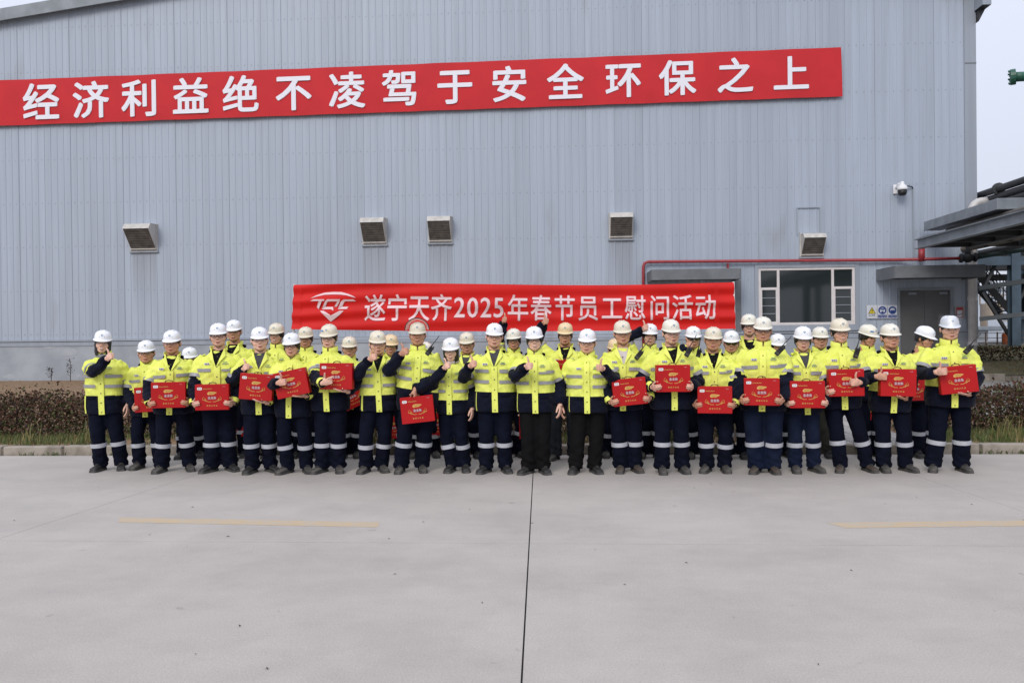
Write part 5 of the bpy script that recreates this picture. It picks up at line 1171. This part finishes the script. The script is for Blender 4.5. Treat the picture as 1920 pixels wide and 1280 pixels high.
    for (q, r, z) in ((0, 0.080, 1.405), (1, 0.090, 1.45), (2, 0.097 if op else 0.089, 1.505 if not op else 1.497), (3, 0.090 if op else 0.082, 1.506 if not op else 1.497), (4, 0.068, 1.42)):
        ring = []
        for j in range(n+1):
            a = -math.pi/2+gap*(1.0 if q < 4 else 1.0)+(2*math.pi-2*gap)*j/n; fr = max(0, -math.sin(a)); fl = 0.022*fr if op else 0.0
            ring.append(((r+fl)*1.02*math.cos(a), 0.012+(r+fl)*1.05*math.sin(a), z-0.022*fr*(q > 0)-(0.028*fr if op and q in (2, 3) else 0)))
        rs.append(ring)
    b.rings(rs, cap=False, closed=False); part(b, 'collar', M_yel, smooth=True)
    if op:                                                 # open neck: dark shirt in the V, with turned-out lapels
        b = MB(); vs = [tpt(-0.066, 1.405, fat, 0.020), tpt(0.066, 1.405, fat, 0.020), tpt(0.038, 1.34, fat, 0.024), tpt(0.0, 1.255, fat, 0.022), tpt(-0.038, 1.34, fat, 0.024), (0.060, -0.050, 1.452), (-0.060, -0.050, 1.452)]
        b.add(vs, [(0, 4, 3), (0, 3, 2, 1), (0, 1, 5, 6)]); part(b, 'shirt', P.get('shirt', M_blk))
        for sd in (-1, 1):
            b = MB(); b.add([tpt(sd*0.002, 1.25, fat, 0.028), tpt(sd*0.055, 1.325, fat, 0.034), tpt(sd*0.098, 1.38, fat, 0.032), (sd*0.072, -0.070, 1.465), tpt(sd*0.036, 1.35, fat, 0.027)], [(0, 1, 4), (1, 2, 3, 4)]); part(b, 'lapel', M_yel)
    if P.get('scarf'):
        b = MB(); b.tube([(0.085*math.cos(a), 0.012+0.088*math.sin(a), 1.450+0.012*math.sin(a)) for a in [6.2832*j/18 for j in range(19)]], 0.024, 8); part(b, 'hood', P['scarf'], smooth=True)
    else:                                                  # hood rolled behind the neck, with dark lining at the shoulder seam
        b = MB(); b.tube([(0.115*math.cos(a), 0.02+0.105*math.sin(a), 1.425) for a in [R(2)+R(176)*j/16 for j in range(17)]], [0.006, 0.012]+[0.022]*13+[0.012, 0.006], 8); part(b, 'hood_roll', M_navy if rnd.random() < 0.5 else M_yel, smooth=True)
    for sd in (-1, 1):                                     # shoulder tabs
        b = MB(); b.obox((sd*0.150*fat, -0.030, 1.383), (0.030, 0.020, 0.005), Matrix.Rotation(sd*0.52, 3, 'Y')); part(b, 'shoulder_tab', M_yel)
    if not P.get('box'):
        b = MB(); w0, d0 = tor(0.85, fat); vs = []
        for k in range(9): z = 0.755-hem+0.22*k/8; w1, d1 = tor(z, fat); vs += [tpt(-w1*0.90, z, fat, 0.013), tpt(-w1*0.90+(0.022 if P['x'] in (194, 708) else 0.009), z, fat, 0.013)]
        b.add(vs, [(2*k, 2*k+1, 2*k+3, 2*k+2) for k in range(8)]); part(b, 'side_piping', M_yel)
    b = strip(-0.135, -0.075, 1.275, 1.298, 0.016, 1, 3); bd = part(b, 'name_badge', M_badge)
    for q in range(3): b = strip(-0.128+0.018*q, -0.116+0.018*q, 1.279, 1.294, 0.019, 1, 1); link('badge_mark', b.mesh('badge_mark', M_ink), bd); bd.children[-1].data.transform(Matrix.Scale(s, 4))
    b = strip(0.078, 0.125, 1.300, 1.308, 0.017, 1, 3); part(b, 'chest_print', M_grn); b = strip(0.070, 0.135, 1.282, 1.290, 0.017, 1, 3); part(b, 'chest_print', M_ink)
    b = strip(0.060, 0.148, 1.225, 1.262, 0.016, 1, 3); b2_ = part(b, 'pocket_flap', M_yel)
    for sd in (-1, 1):                                     # lower flap pockets on the navy part
        b = strip(min(sd*0.07, sd*0.165), max(sd*0.07, sd*0.165), 0.915, 0.95, 0.015, 1, 4); part(b, 'pocket_flap', M_navy)
    # ---- trousers
    v, f = tm; tmat = P.get('trousers', M_navy); v = v.copy(); q = np.clip((0.75*s-v[:, 2])/(0.6*s), 0, 1); ang = np.arctan2(v[:, 1], v[:, 0]-np.where(v[:, 0] > 0, 1, -1)*0.10); bag = 0.006*np.sin(v[:, 2]*26+ang*2.0+idx*1.7+2.0*np.sin(v[:, 2]*9+idx))+0.004*np.sin(v[:, 2]*47-ang*3+idx*0.9)+0.008*np.exp(-((v[:, 2]-0.13)/0.06)**2)*np.sin(v[:, 2]*75+ang*2.5+idx)
    cx = np.where(v[:, 0] > 0, 1, -1)*0.10; r_ = np.stack([v[:, 0]-cx, v[:, 1]], 1); r_ /= np.maximum(0.02, np.linalg.norm(r_, axis=1))[:, None]; v[:, :2] += r_*(bag*q)[:, None]
    tr = link('trousers', np_mesh('trousers', v, f, [tmat]), root)
    for sd in (-1, 1):
        pth, rad, fx, fyy = P['legs'][sd]
        if P.get('tape', True):
            zz = 0.335*s+rnd.uniform(-0.008, 0.008); kn, an = pth[3], pth[7]; b = MB(); pr = []
            for dz in (0.026, 0, -0.026): t = (kn.z-(zz+dz))/(kn.z-an.z); pr.append(kn.lerp(an, t))
            b.tube(pr, [rad[4]+0.010]*3, 20, cap=False); link('reflective_band', b.mesh('reflective_band', M_refl2, True), tr)
        bi = P.get('boot', 0); bo = link('boot', BOOTS[bi][0], root); bo.location = (fx, fyy+0.01, 0.0); bo.rotation_euler = (0, 0, sd*P.get('toe', 0.22)+rnd.uniform(-0.15, 0.15)); bo.scale = (1.0, 1.0, 1.0)
        link('sole', BOOTS[bi][1], bo); link('lace', BOOTS[bi][2], bo)
    # ---- body: head, neck, trunk, arms and hands in one mesh
    hi = P.get('head', idx % 3); hs = 1.02*(0.94+0.06*s); eye = Vector((P.get('hx', 0.0), -0.030, h-(0.166 if not P.get('low') else 0.158))); turn = Matrix.Rotation(P.get('turn', 0.0), 3, 'Z') @ Matrix.Rotation(R(P.get('nod', 3.0)), 3, 'X') @ Matrix.Rotation(R(P.get('cock', 0.0)), 3, 'Y')
    HM = turn @ Matrix.Diagonal((hs*1.10, hs*1.04, hs*0.965)); b = MB(); hv, hf = HEADS[hi]; b.add([eye+HM @ Vector(p) for p in hv], hf, HEADM[hi])
    smile = P.get('smile', 0.0)
    for sd in (-1, 1):
        b.ell(eye+HM @ Vector((sd*0.032, -0.0835, 0.0)), (0.0145*hs, 0.008*hs, 0.0050*hs), 10, 6, 1, turn @ Matrix.Rotation(-sd*0.10, 3, 'Y'))
        b.ell(eye+HM @ Vector((sd*0.033, -0.0885, 0.021)), (0.020*hs, 0.007*hs, 0.0045*hs), 10, 6, 1, turn @ Matrix.Rotation(sd*0.10, 3, 'Y'))
        b.ell(eye+HM @ Vector((sd*0.008, -0.1035, -0.0445)), (0.0045*hs, 0.004*hs, 0.0025*hs), 6, 4, 1, turn)
    if smile: b.ell(eye+HM @ Vector((0, -0.0985, -0.0765)), (0.020*hs, 0.0045*hs, 0.0048*hs*smile), 10, 6, 3, turn)
    else: b.tube([eye+HM @ Vector((x, -0.1010+abs(x)*0.32, -0.0768-abs(x)*0.06)) for x in (-0.021, -0.01, 0, 0.01, 0.021)], 0.0014, 5, 1)
    b.rings([[(x*s, y*s, z*s) for x, y, z in ([(ww*math.cos(6.2832*j/14), 0.012+dd*math.sin(6.2832*j/14), z) for j in range(14)])] for z, ww, dd in ((0.80, 0.13, 0.09), (1.0, 0.13, 0.09), (1.25, 0.15, 0.10), (1.35, 0.13, 0.085), (1.42, 0.062, 0.06))])
    for sd in (-1, 1):
        a, e, w, F, T, kd = P['arms'][sd]; b.tube([a, a.lerp(e, 0.5), e, e.lerp(w, 0.5), w-F*0.01], [0.042*s, 0.040*s, 0.032*s, 0.030*s, 0.024*s], 10)
        z_ = F; x_ = (T-F*T.dot(F)).normalized(); y_ = z_.cross(x_)*(1 if sd > 0 else -1); Mh = Matrix((x_, y_, z_)).transposed(); hv2, hf2 = HANDS[kd]; hsz = 1.03*s
        b.add([w+Mh @ (Vector((p[0]*(1 if p[2] > -0.02 else 0.6), p[1]*(1 if p[2] > -0.02 else 0.6), max(p[2], -0.028)))*hsz) for p in hv2], hf2 if sd > 0 else [tuple(reversed(q)) for q in hf2])
        pth, rad, fx, fyy = P['legs'][sd]; b.tube([pth[0], pth[3], pth[7]], [0.065*s, 0.048*s, 0.035*s], 8)
    sk = SKINS[P.get('skin', rnd.randrange(5))]; me = b.mesh('body', [sk, M_eye, M_lip, M_teeth], True, fix=False); link('body', me, root)
    hr = link('hair', HAIR[P.get('longhair', False)], root); hr.matrix_local = Matrix.Translation(eye) @ HM.to_4x4()
    # ---- helmet and glasses
    he = link('helmet', HELM[P['hat']], root); hz = 0.040 if not P.get('low') else 0.018
    Ht = Matrix.Translation(eye+turn @ Vector((0, 0.004, hz-0.018))) @ (turn @ Matrix.Rotation(R(P.get('htilt', 4.0)), 3, 'X')).to_4x4(); top_local = 0.147*0.73*1.02
    Ht = Matrix.Translation(Vector((0, 0, (h-0.006)-(Ht.translation.z+top_local)))) @ Ht; he.matrix_local = Ht
    link('emblem', EMB, he)
    if P.get('sticker'): link('sticker', STK, he)
    if P.get('visor') == 'front': link('visor', VISOR, he); link('visor_rim', VRIM, he)
    if P.get('visor') == 'up': link('visor', VISOR_UP, he); link('visor_rim', VRIM_UP, he)
    stp = link('chin_strap', STRAP, he); stp.matrix_local = Ht.inverted() @ (Matrix.Translation(eye) @ HM.to_4x4())
    if P.get('gl'):
        fr_, ln_ = GLS[P['gl']]; g_ = link('glasses', fr_, root); g_.matrix_local = Matrix.Translation(eye) @ HM.to_4x4(); link('lens', ln_, g_)

# ------------------------------------------------------------------ gift boxes and radios
BW, BD, BH = 0.196, 0.052, 0.156
def box_parts():
    out = {}; b = MB(); b.box(-BW, BW, -BD, BD, -BH, BH); out['body'] = b.mesh('gift_box', M_box, bevel=0.004)
    y = -BD-0.0015
    def f(poly, name, m, dy=0.0):
        tr_ = tessellate_polygon([[Vector((x, z, 0)) for x, z in poly]]); e = MB(); e.add([(x, y-dy, z) for x, z in poly], [tuple(t) for t in tr_]); out[name] = e.mesh(name, m)
    def rrect(x0, x1, z0, z1, r, n=5): return [(cx+r*math.cos(a0+1.5708*k/n), cz+r*math.sin(a0+1.5708*k/n)) for cx, cz, a0 in ((x1-r, z1-r, 0), (x0+r, z1-r, 1.5708), (x0+r, z0+r, 3.1416), (x1-r, z0+r, 4.7124)) for k in range(n+1)]
    f(rrect(-0.170, -0.115, 0.090, 0.122, 0.010), 'label_patch', M_boxw)
    def t(body, cx, cz, hgt, name, m, gap=1.0, bold=(0,), asp=1.0, dy=0.001):
        vs, fs = text_mesh(body); x0, x1 = min(v[0] for v in vs), max(v[0] for v in vs); e = MB()
        for q, o_ in enumerate(bold): e.add([(cx+((u-(x0+x1)/2)*asp+o_)*hgt, y-dy-0.0004*q, cz+(w-0.38)*hgt) for u, w in vs], fs)
        out[name] = e.mesh(name, m)
    t('天齐', -0.1425, 0.106, 0.020, 'label_text', M_ink)
    t('粮油食品 新春好礼', -0.050, 0.103, 0.0125, 'lettering_small', M_gold, bold=(-0.03, 0.03))
    t('净含量5L', 0.140, 0.130, 0.009, 'lettering_corner', M_silver)
    fish = [(-0.055, 0.052), (-0.050, 0.068), (-0.036, 0.079), (-0.010, 0.080), (0.020, 0.077), (0.056, 0.072), (0.050, 0.062), (0.030, 0.053), (0.022, 0.044), (0.012, 0.047), (0.004, 0.041), (-0.012, 0.047), (-0.026, 0.042), (-0.042, 0.041)]
    f([(x, z-0.012) for x, z in fish], 'fish_emblem', M_gold)
    e = MB(); e.add([(x*0.72, y-0.0012, 0.050+(z-0.062)*0.35) for x, z in fish], [tuple(range(len(fish)))]); out['fish_line'] = e.mesh('fish_line', mat('gold_print_dark', (0.42, 0.22, 0.04), 0.5))
    f(rrect(-0.052, 0.052, -0.026, 0.012, 0.006), 'title_panel', M_dred)  # dark red field printed behind the title
    t('金龙鱼', 0.0, -0.007, 0.036, 'title', M_silver, bold=(-0.03, 0.03, 0.0), asp=0.92, dy=0.0012)
    e = MB()                                                # scrollwork garland under the title
    for sd in (-1, 1):
        e.tube([(sd*(0.010+0.011*k), y-0.0005, -0.056+0.00042*k*k*1.0+0.003*math.sin(k*1.9)) for k in range(10)], 0.0030, 4)
        for k in range(7):
            a = k*0.9; cx, cz = sd*(0.070+0.006*(k % 4)), -0.040+0.009*(k//2)
            e.tube([(cx+sd*0.007*math.cos(a+q), y-0.0005, cz+0.006*math.sin(a+q)) for q in (0, 1.2, 2.4, 3.6)], 0.0017, 4)
        e.tube([(sd*0.104, y-0.0005, -0.036), (sd*0.110, y-0.0005, -0.014), (sd*0.100, y-0.0005, 0.0), (sd*0.092, y-0.0005, 0.006)], 0.0018, 4)
    out['garland'] = e.mesh('garland', M_gold)
    e = MB()
    for q, ch in enumerate('新春大礼盒'):
        vs, fs = text_mesh(ch)
        for o_ in (-0.03, 0.03): e.add([(0.0265*(q-2)+(u-0.5+o_)*0.0195, y-0.001-o_*0.003, -0.100+(w-0.38)*0.0195) for u, w in vs], fs)
    out['lettering'] = e.mesh('lettering', M_gold)
    e = MB(); e.tube([(-0.045, 0, BH-0.004), (-0.035, 0, BH+0.016), (0, 0, BH+0.022), (0.035, 0, BH+0.016), (0.045, 0, BH-0.004)], 0.006, 6); out['handle'] = e.mesh('handle', mat('handle_cord', (0.10, 0.02, 0.015), 0.6), True)
    return out
BP = box_parts()
def gift_box(loc, rotm, label):
    o = link('gift_box', BP['body']); tag(o, label, 'gift box', 'red gift boxes carried by the workers'); o.matrix_world = Matrix.Translation(loc) @ rotm.to_4x4()
    for nm, me in BP.items():
        if nm == 'body': continue
        k = link(nm, me, o)
        if nm == 'fish_line': k.parent = o
    return o
rb = MB(); rb.box(-0.028, 0.028, -0.018, 0.018, -0.065, 0.055); RAD_B = rb.mesh('two_way_radio', M_black, bevel=0.007)
rb = MB(); rb.tube([(-0.016, 0, 0.054), (-0.016, 0, 0.08), (-0.016, 0, 0.215)], [0.0075, 0.006, 0.0042], 7); RAD_A = rb.mesh('antenna', M_black, True)
rb = MB(); rb.tube([(0.014, 0, 0.054), (0.014, 0, 0.070)], 0.008, 10); RAD_K = rb.mesh('knob', M_strap)
rb = MB()
for k in range(5): rb.box(-0.018, 0.018, -0.0215, -0.0185, 0.010+0.008*k, 0.013+0.008*k)
RAD_G = rb.mesh('speaker_grille', M_strap)
rb = MB(); rb.box(-0.018, 0.018, -0.021, -0.0185, -0.045, -0.022); RAD_S = rb.mesh('screen', mat('radio_screen', (0.06, 0.065, 0.06), 0.2))
def radio(P, px, py, ang, label):
    Y = P['loc'].y; z = at(px, py, Y-0.16).z/P['s']; p0 = P['Mi'] @ (at(px, py, Y-0.16)-P['loc']); q = tpt(p0.x/P['s'], min(z, 1.255), P['fat'], 0.045)*P['s']; q.z = z*P['s']
    Mw = Matrix.Translation(P['loc']) @ Matrix.Rotation(P['rot'], 4, 'Z') @ Matrix.Translation(q) @ Matrix.Rotation(R(ang), 4, 'Y') @ Matrix.Rotation(R(10), 4, 'X')
    o = link('two_way_radio', RAD_B); o.matrix_world = Mw; tag(o, label, 'radio', 'two-way radios clipped to jackets')
    for nm, me in (('antenna', RAD_A), ('knob', RAD_K), ('speaker_grille', RAD_G), ('screen', RAD_S)): link(nm, me, o)
# ------------------------------------------------------------------ the people
GREY = mat('grey_hoodie', (0.23, 0.23, 0.25), 0.9, var=0.1, vscale=14); WHT = mat('cream_scarf', (0.50, 0.44, 0.42), 0.9, var=0.08, vscale=20); GSH = mat('grey_shirt', (0.045, 0.045, 0.052), 0.9)
def bx(x, y, **k): return dict(x=x, y=y, **k)
FRONT = [
 dict(x=194, top=618, foot=884, feet=(190, 224), hat='W', gl='clear', fat=0.96, longhair=True, scarf=GREY, head=2, skin=2, smile=1.0, cock=4, rz=0.25, r=('thumb', 203, 670, -0.34), l='hang', nod=2, boot=0,
      label='worker with grey hood at the far left, thumb raised under the chin'),
 dict(x=275, top=637, foot=880, feet=(263, 297), hat='W', gl='thin', fat=0.95, skin=1, box=bx(285, 748, dy=-0.20, tilt=-2), r='box', l='box', boot=1, label='second worker from the left, red box half hidden by the next worker'),
 dict(x=323, top=618, foot=886, feet=(305, 353), hat='W', gl='clear', fat=1.02, open=True, skin=3, box=bx(317, 740), r='box', l='box', boot=1, head=1, label='third worker from the left, white helmet and black shirt, box at the waist'),
 dict(x=410, top=605, foot=886, feet=(398, 430), hat='W', gl='rim', fat=1.06, skin=4, head=1, box=bx(399, 744), r='box', l='box', toe=0.45, boot=0, open=True, cock=-2, label='fourth worker from the left in dark-rimmed glasses and white helmet with box'),
 dict(x=487, top=612, foot=888, feet=(474, 506), hat='W', gl='thin', fat=0.98, open=True, shirt=GSH, skin=2, box=bx(482, 725, tilt=5, tz=-0.15), r=('thumb', 458, 690, -0.20, (0.25, -0.8, 0.3)), l='boxlow', toe=0.5, boot=0, label='worker in grey shirt with thumb up beside a slanted box, fifth in front'),
 dict(x=548, top=623, foot=889, feet=(540, 573), hat='W', gl='rim', fat=0.98, skin=0, box=bx(548, 718, tilt=-11.5), r=('thumb', 527, 717, -0.44, (0.75, -0.5, 0.1)), l='boxlow', boot=1, toe=0.5, label='worker in white helmet with steeply tilted box and thumb in front of it'),
 dict(x=618, top=607, foot=888, feet=(604, 634), hat='C', gl='rim', fat=0.98, sticker=True, skin=2, box=bx(632, 705, dy=-0.32, tilt=0.5), r=('point', 612, 716, -0.46, (0.8, -0.35, 0.2), (-0.3, -0.3, 1)), l='boxlow', boot=1, toe=0.45, label='worker in black glasses and stickered ivory helmet pointing across the box'),
 dict(x=708, top=619, foot=887, feet=(686, 716), hat='C', gl='clear', fat=1.0, open=True, skin=0, r=('thumb', 697, 671, -0.36), l='hang', rz=0.2, boot=1, toe=0.35, label='worker in ivory helmet and black shirt left of the raised shield, thumb up, no box'),
 dict(x=783, top=603, foot=887, feet=(752, 791), hat='C', fat=1.12, visor='up', skin=3, head=1, low=True, tilt=0.16, box=bx(783, 767, dy=-0.28, tilt=-5.5, low=True), r=('thumb', 756, 661, -0.38), l='carry', sk=-0.06, boot=1, rz=0.12, label='worker with face shield swung up over the helmet, carrying a box by its handle'),
 dict(x=846, top=632, foot=886, feet=(847, 872), hat='W', gl='clear', fat=0.92, longhair=True, scarf=WHT, skin=2, head=2, smile=0.5, r=('thumb', 836, 687, -0.34), l='hang', boot=0, label='worker in pale scarf and white helmet near the middle with thumb up'),
 dict(x=927, top=605, foot=888, feet=(912, 947), hat='W', gl='thin', fat=1.06, skin=0, head=1, open=True, shirt=GSH, r=('thumb', 884, 684, -0.34, (0.35, -0.85, 0.25)), l='hang', boot=0, toe=0.35, label='worker in white helmet just left of the road joint, thumb up, grey shirt'),
 dict(x=1002, top=611, foot=890, feet=(991, 1018), hat='W', gl='rim', fat=1.0, skin=2, smile=1.0, trousers=M_blk, tape=False, r=('thumb', 989, 687, -0.44, (0.4, -0.9, 0.1)), l='hang', boot=0, toe=0.4, cock=-3, label='worker in plain black trousers and dark glasses above the road joint, right thumb up'),
 dict(x=1101, top=616, foot=889, feet=(1079, 1114), hat='W', gl='thin', fat=1.10, skin=0, head=1, trousers=M_blk, tape=False, r='hang', l=('thumb', 1128, 690, -0.40, (-0.35, -0.9, 0.15)), boot=0, toe=0.3, label='worker in plain black trousers raising the left thumb, right of the road joint'),
 dict(x=1166, top=600, foot=887, feet=(1164, 1192), hat='C', gl='clear', fat=1.0, low=True, open=True, shirt=WHT, skin=1, box=bx(1180, 734, tilt=-5.7), r='box', l='box', boot=2, label='worker in ivory helmet with cream shirt collar, radio and tilted box'),
 dict(x=1257, top=598, foot=889, feet=(1241, 1281), hat='I', gl='clear', fat=1.06, open=True, skin=4, head=1, box=bx(1261, 709), r='box', l='box', boot=1, label='worker in black shirt with radio, holding a box high against the chest'),
 dict(x=1337, top=612, foot=887, feet=(1326, 1359), hat='C', fat=1.02, low=True, open=True, skin=3, head=1, box=bx(1340, 749), r='box', l='box', boot=1, label='worker holding the lowest level box, ivory helmet and black shirt, right of centre'),
 dict(x=1430, top=593, foot=889, feet=(1419, 1449), hat='I', gl='rim', fat=1.12, skin=3, head=1, trousers=M_navy2, box=bx(1428, 734), r='box', l='box', boot=2, baggy=1.06, label='worker in dark glasses and faded blue trousers with radio and box'),
 dict(x=1504, top=611, foot=887, feet=(1491, 1527), hat='W', gl='clear', fat=0.95, open=True, shirt=GSH, skin=4, head=2, trousers=M_navy2, box=bx(1512, 739), r='box', l='box', boot=1, label='worker in white helmet and grey shirt holding a box before the paved way'),
 dict(x=1573, top=596, foot=886, feet=(1576, 1627), hat='C', gl='thin', fat=1.0, skin=0, smile=0.7, box=bx(1585, 717, tilt=-1), r='box', l=('thumb', 1606, 717, -0.40, (-0.75, -0.5, 0.0)), boot=2, toe=0.3, baggy=0.95, label='worker with wide stance, radio and thumb on the box under the window'),
 dict(x=1667, top=606, foot=886, feet=(1657, 1699), hat='I', gl='thin', fat=1.02, open=True, skin=1, head=1, box=bx(1682, 717, tilt=1.0), r=('thumb', 1652, 706, -0.36, (0.7, -0.6, 0.0)), l='boxlow', boot=1, label='worker in black shirt, thumb beside the box, second from the right in front'),
 dict(x=1779, top=590, foot=886, feet=(1751, 1803), hat='W', fat=1.10, visor='front', skin=4, head=1, smile=0.0, box=bx(1795, 711, tilt=-6.4), r=('thumb', 1763, 697, -0.40, (0.6, -0.7, 0.1)), l='boxlow', boot=1, toe=0.35, label='worker wearing a clear face shield at the right end of the line'),
]
BACK = [
 dict(x=356, top=650, foot=860, hat='W', fat=0.9, skin=1, gl='clear', label='worker mostly hidden between the third and fourth front workers, white helmet'),
 dict(x=440, top=599, foot=859, hat='W', fat=1.0, open=True, gl='thin', skin=1, l='carry', box=bx(459, 789, dy=-0.02), label='worker behind in black shirt and white helmet between fourth and fifth in front'),
 dict(x=519, top=605, foot=859, hat='C', gl='clear', skin=0, smile=1.0, r='carry', box=bx(480, 796, dy=-0.02), label='worker behind in ivory helmet just left of the red banner end'),
 dict(x=574, top=612, foot=859, hat='C', gl='clear', skin=3, label='worker behind in ivory helmet below the banner emblem'),
 dict(x=655, top=630, foot=860, feet=(645, 668), hat='C', gl='clear', skin=1, fat=0.92, box=bx(661, 742, dy=-0.18, tilt=-24), r='box', l='box', boot=1, label='worker behind holding a sharply tilted red box at hip height'),
 dict(x=733, top=626, foot=859, hat='O', gl='clear', skin=3, r='carry', box=bx(737, 800, dy=-0.02), label='worker behind in cream helmet just left of the raised face shield'),
 dict(x=797, top=640, foot=859, feet=(778, 816), hat='I', fat=0.95, skin=3, l='carry', box=bx(818, 794, dy=-0.02), boot=1, label='worker hidden behind the raised-shield worker, only helmet edge showing by the radio'),
 dict(x=876, top=622, foot=860, feet=(866, 893), hat='C', gl='clear', skin=1, open=True, shirt=GSH, label='worker behind in ivory helmet right of the pale-scarf worker'),
 dict(x=963, top=615, foot=859, feet=(950, 974), hat='I', gl='rim', skin=3, r=('thumb', 944, 594, -0.02, (-0.15, -0.85, 0.3), (0.1, 0, 1), (-1, 0.2, -0.4)), l='carry', box=bx(1000, 800, dy=-0.02), boot=1, label='worker behind raising a thumb over the banner left of the road joint'),
 dict(x=1060, top=604, foot=864, feet=(1041, 1076), hat='O', gl='clear', skin=1, open=True, trousers=M_jean, tape=False, r=('thumb', 1020, 604, -0.02, (0.2, -0.85, 0.2), (0, 0, 1), (-1, 0.2, -0.5)), l='box', box=bx(1063, 697, dy=-0.24), boot=1, label='worker behind in cream-orange helmet and grey jeans raising the right thumb'),
 dict(x=1153, top=634, foot=858, feet=(1137, 1150), hat='O', fat=0.9, skin=3, r='carry', box=bx(1146, 793, dy=-0.02), boot=1, label='worker hidden behind the cream-collared worker, sliver of cream helmet showing'),
 dict(x=1218, top=606, foot=860, feet=(1205, 1232), hat='W', skin=4, r=('thumb', 1207, 616, -0.10, (0.2, -0.8, 0.3), (0, 0, 1), (-1, 0.2, -0.5)), boot=1, label='worker behind touching a white helmet with raised thumb'),
 dict(x=1299, top=611, foot=860, feet=(1297, 1325), hat='W', gl='dark', skin=1, r=('thumb', 1290, 648, -0.20), boot=1, label='worker behind in dark sunglasses with thumb beside the face'),
 dict(x=1371, top=619, foot=861, feet=(1366, 1394), hat='W', gl='dark', skin=1, label='worker behind in tinted glasses and white helmet at the right banner end'),
 dict(x=1404, top=588, foot=857, feet=(1402, 1424), hat='I', gl='rim', open=True, skin=4, label='worker behind with head against the wall just right of the banner'),
 dict(x=1457, top=625, foot=858, feet=(1450, 1475), hat='W', fat=0.9, skin=1, label='worker hidden behind the faded-trouser worker, only white helmet visible'),
 dict(x=1536, top=612, foot=859, feet=(1552, 1570), hat='I', gl='clear', skin=1, trousers=M_brown, tape=False, label='worker behind in olive brown trousers under the window'),
 dict(x=1626, top=608, foot=858, feet=(1620, 1645), hat='I', sticker=True, skin=3, turn=0.55, nod=10, l='carry', box=bx(1641, 765, dy=-0.02), label='worker behind with blue helmet sticker, head turned down to the right'),
 dict(x=1731, top=611, foot=858, feet=(1716, 1738), hat='W', gl='thin', skin=3, turn=0.4, nod=14, rz=0.25, box=bx(1712, 728, dy=-0.22), r='box', l='box', boot=0, label='worker behind in white helmet bowing the head beside the face-shield worker'),
]
for sp in FRONT+BACK: plan(sp)
_items = []
for P in PEOPLE: _items += [(P['jsrc'], 0.0155, 2), (P['tsrc'], 0.0175, 2)]
_res = remesh_many(_items)
for k, P in enumerate(PEOPLE):
    finish(P, _res[2*k], _res[2*k+1], k)
    b_ = P.get('box')
    if b_:
        Mz = Matrix.Rotation(P['rot'], 3, 'Z'); lab = P['label'].split(' ')
        gift_box(P['loc']+Mz @ b_['c'], Mz @ b_['R'], '')
BL_ = ['red gift box half hidden at the left, held by the second worker', 'red gift box held level at the waist by the third worker from left', 'red gift box held level by the fourth worker in dark-rimmed glasses',
 'red gift box turned aside, held by the grey-shirted worker', 'red gift box tilted up to the right with a thumb before it', 'pale-lit red gift box pointed at by the black-glasses worker', 'red gift box hanging low by its handle near the middle',
 'red gift box tilted, held by the cream-collared worker right of centre', 'red gift box held highest, against the black-shirted radio wearer', 'red gift box held lowest in front, by an ivory-helmeted worker', 'red gift box of the worker in faded blue trousers',
 'red gift box of the grey-shirted worker before the paved way', 'red gift box with a thumb at its right edge under the window', 'red gift box with thumb at its left edge, second from the right', 'rightmost red gift box, tilted, held by the face-shield worker',
 'dark red gift box hanging behind the fourth and fifth workers', 'red gift box barely seen between the legs left of the banner', 'sharply tilted red gift box behind the black-glasses worker', 'red gift box hanging behind the thumbs-up worker left of the raised shield',
 'red gift box hanging behind the pale-scarf worker', 'sliver of red gift box behind the central black trousers', 'red gift box held at chest height behind the two black-trousered workers', 'red gift box hanging between the left-thumb worker and cream-collared worker',
 'red gift box hanging behind, right of the wide-stance worker', 'red gift box partly hidden behind the second worker from the right']
_bx = [o for o in C.objects if o.get('category') == 'gift box']
for o, l in zip(_bx, BL_): o['label'] = l
byx = {P['x']: P for P in PEOPLE}
for (x, px, py, ang, lab) in ((783, 806, 657, 38, 'black two-way radio slanting on the raised-shield worker near the middle'), (1166, 1198, 665, 38, 'black two-way radio on the cream-collared worker'), (1257, 1290, 659, 28, 'black two-way radio on the black-shirted worker with the highest box'),
                              (1299, 1309, 662, 12, 'black two-way radio hanging on the sunglasses worker behind'), (1430, 1461, 657, 42, 'black two-way radio on the worker in faded blue trousers'), (1573, 1604, 661, 14, 'black two-way radio on the wide-stance worker under the window'),
                              (1779, 1811, 654, 38, 'black two-way radio on the face-shield worker at the right end')):
    radio(byx[x], px, py, ang, lab)
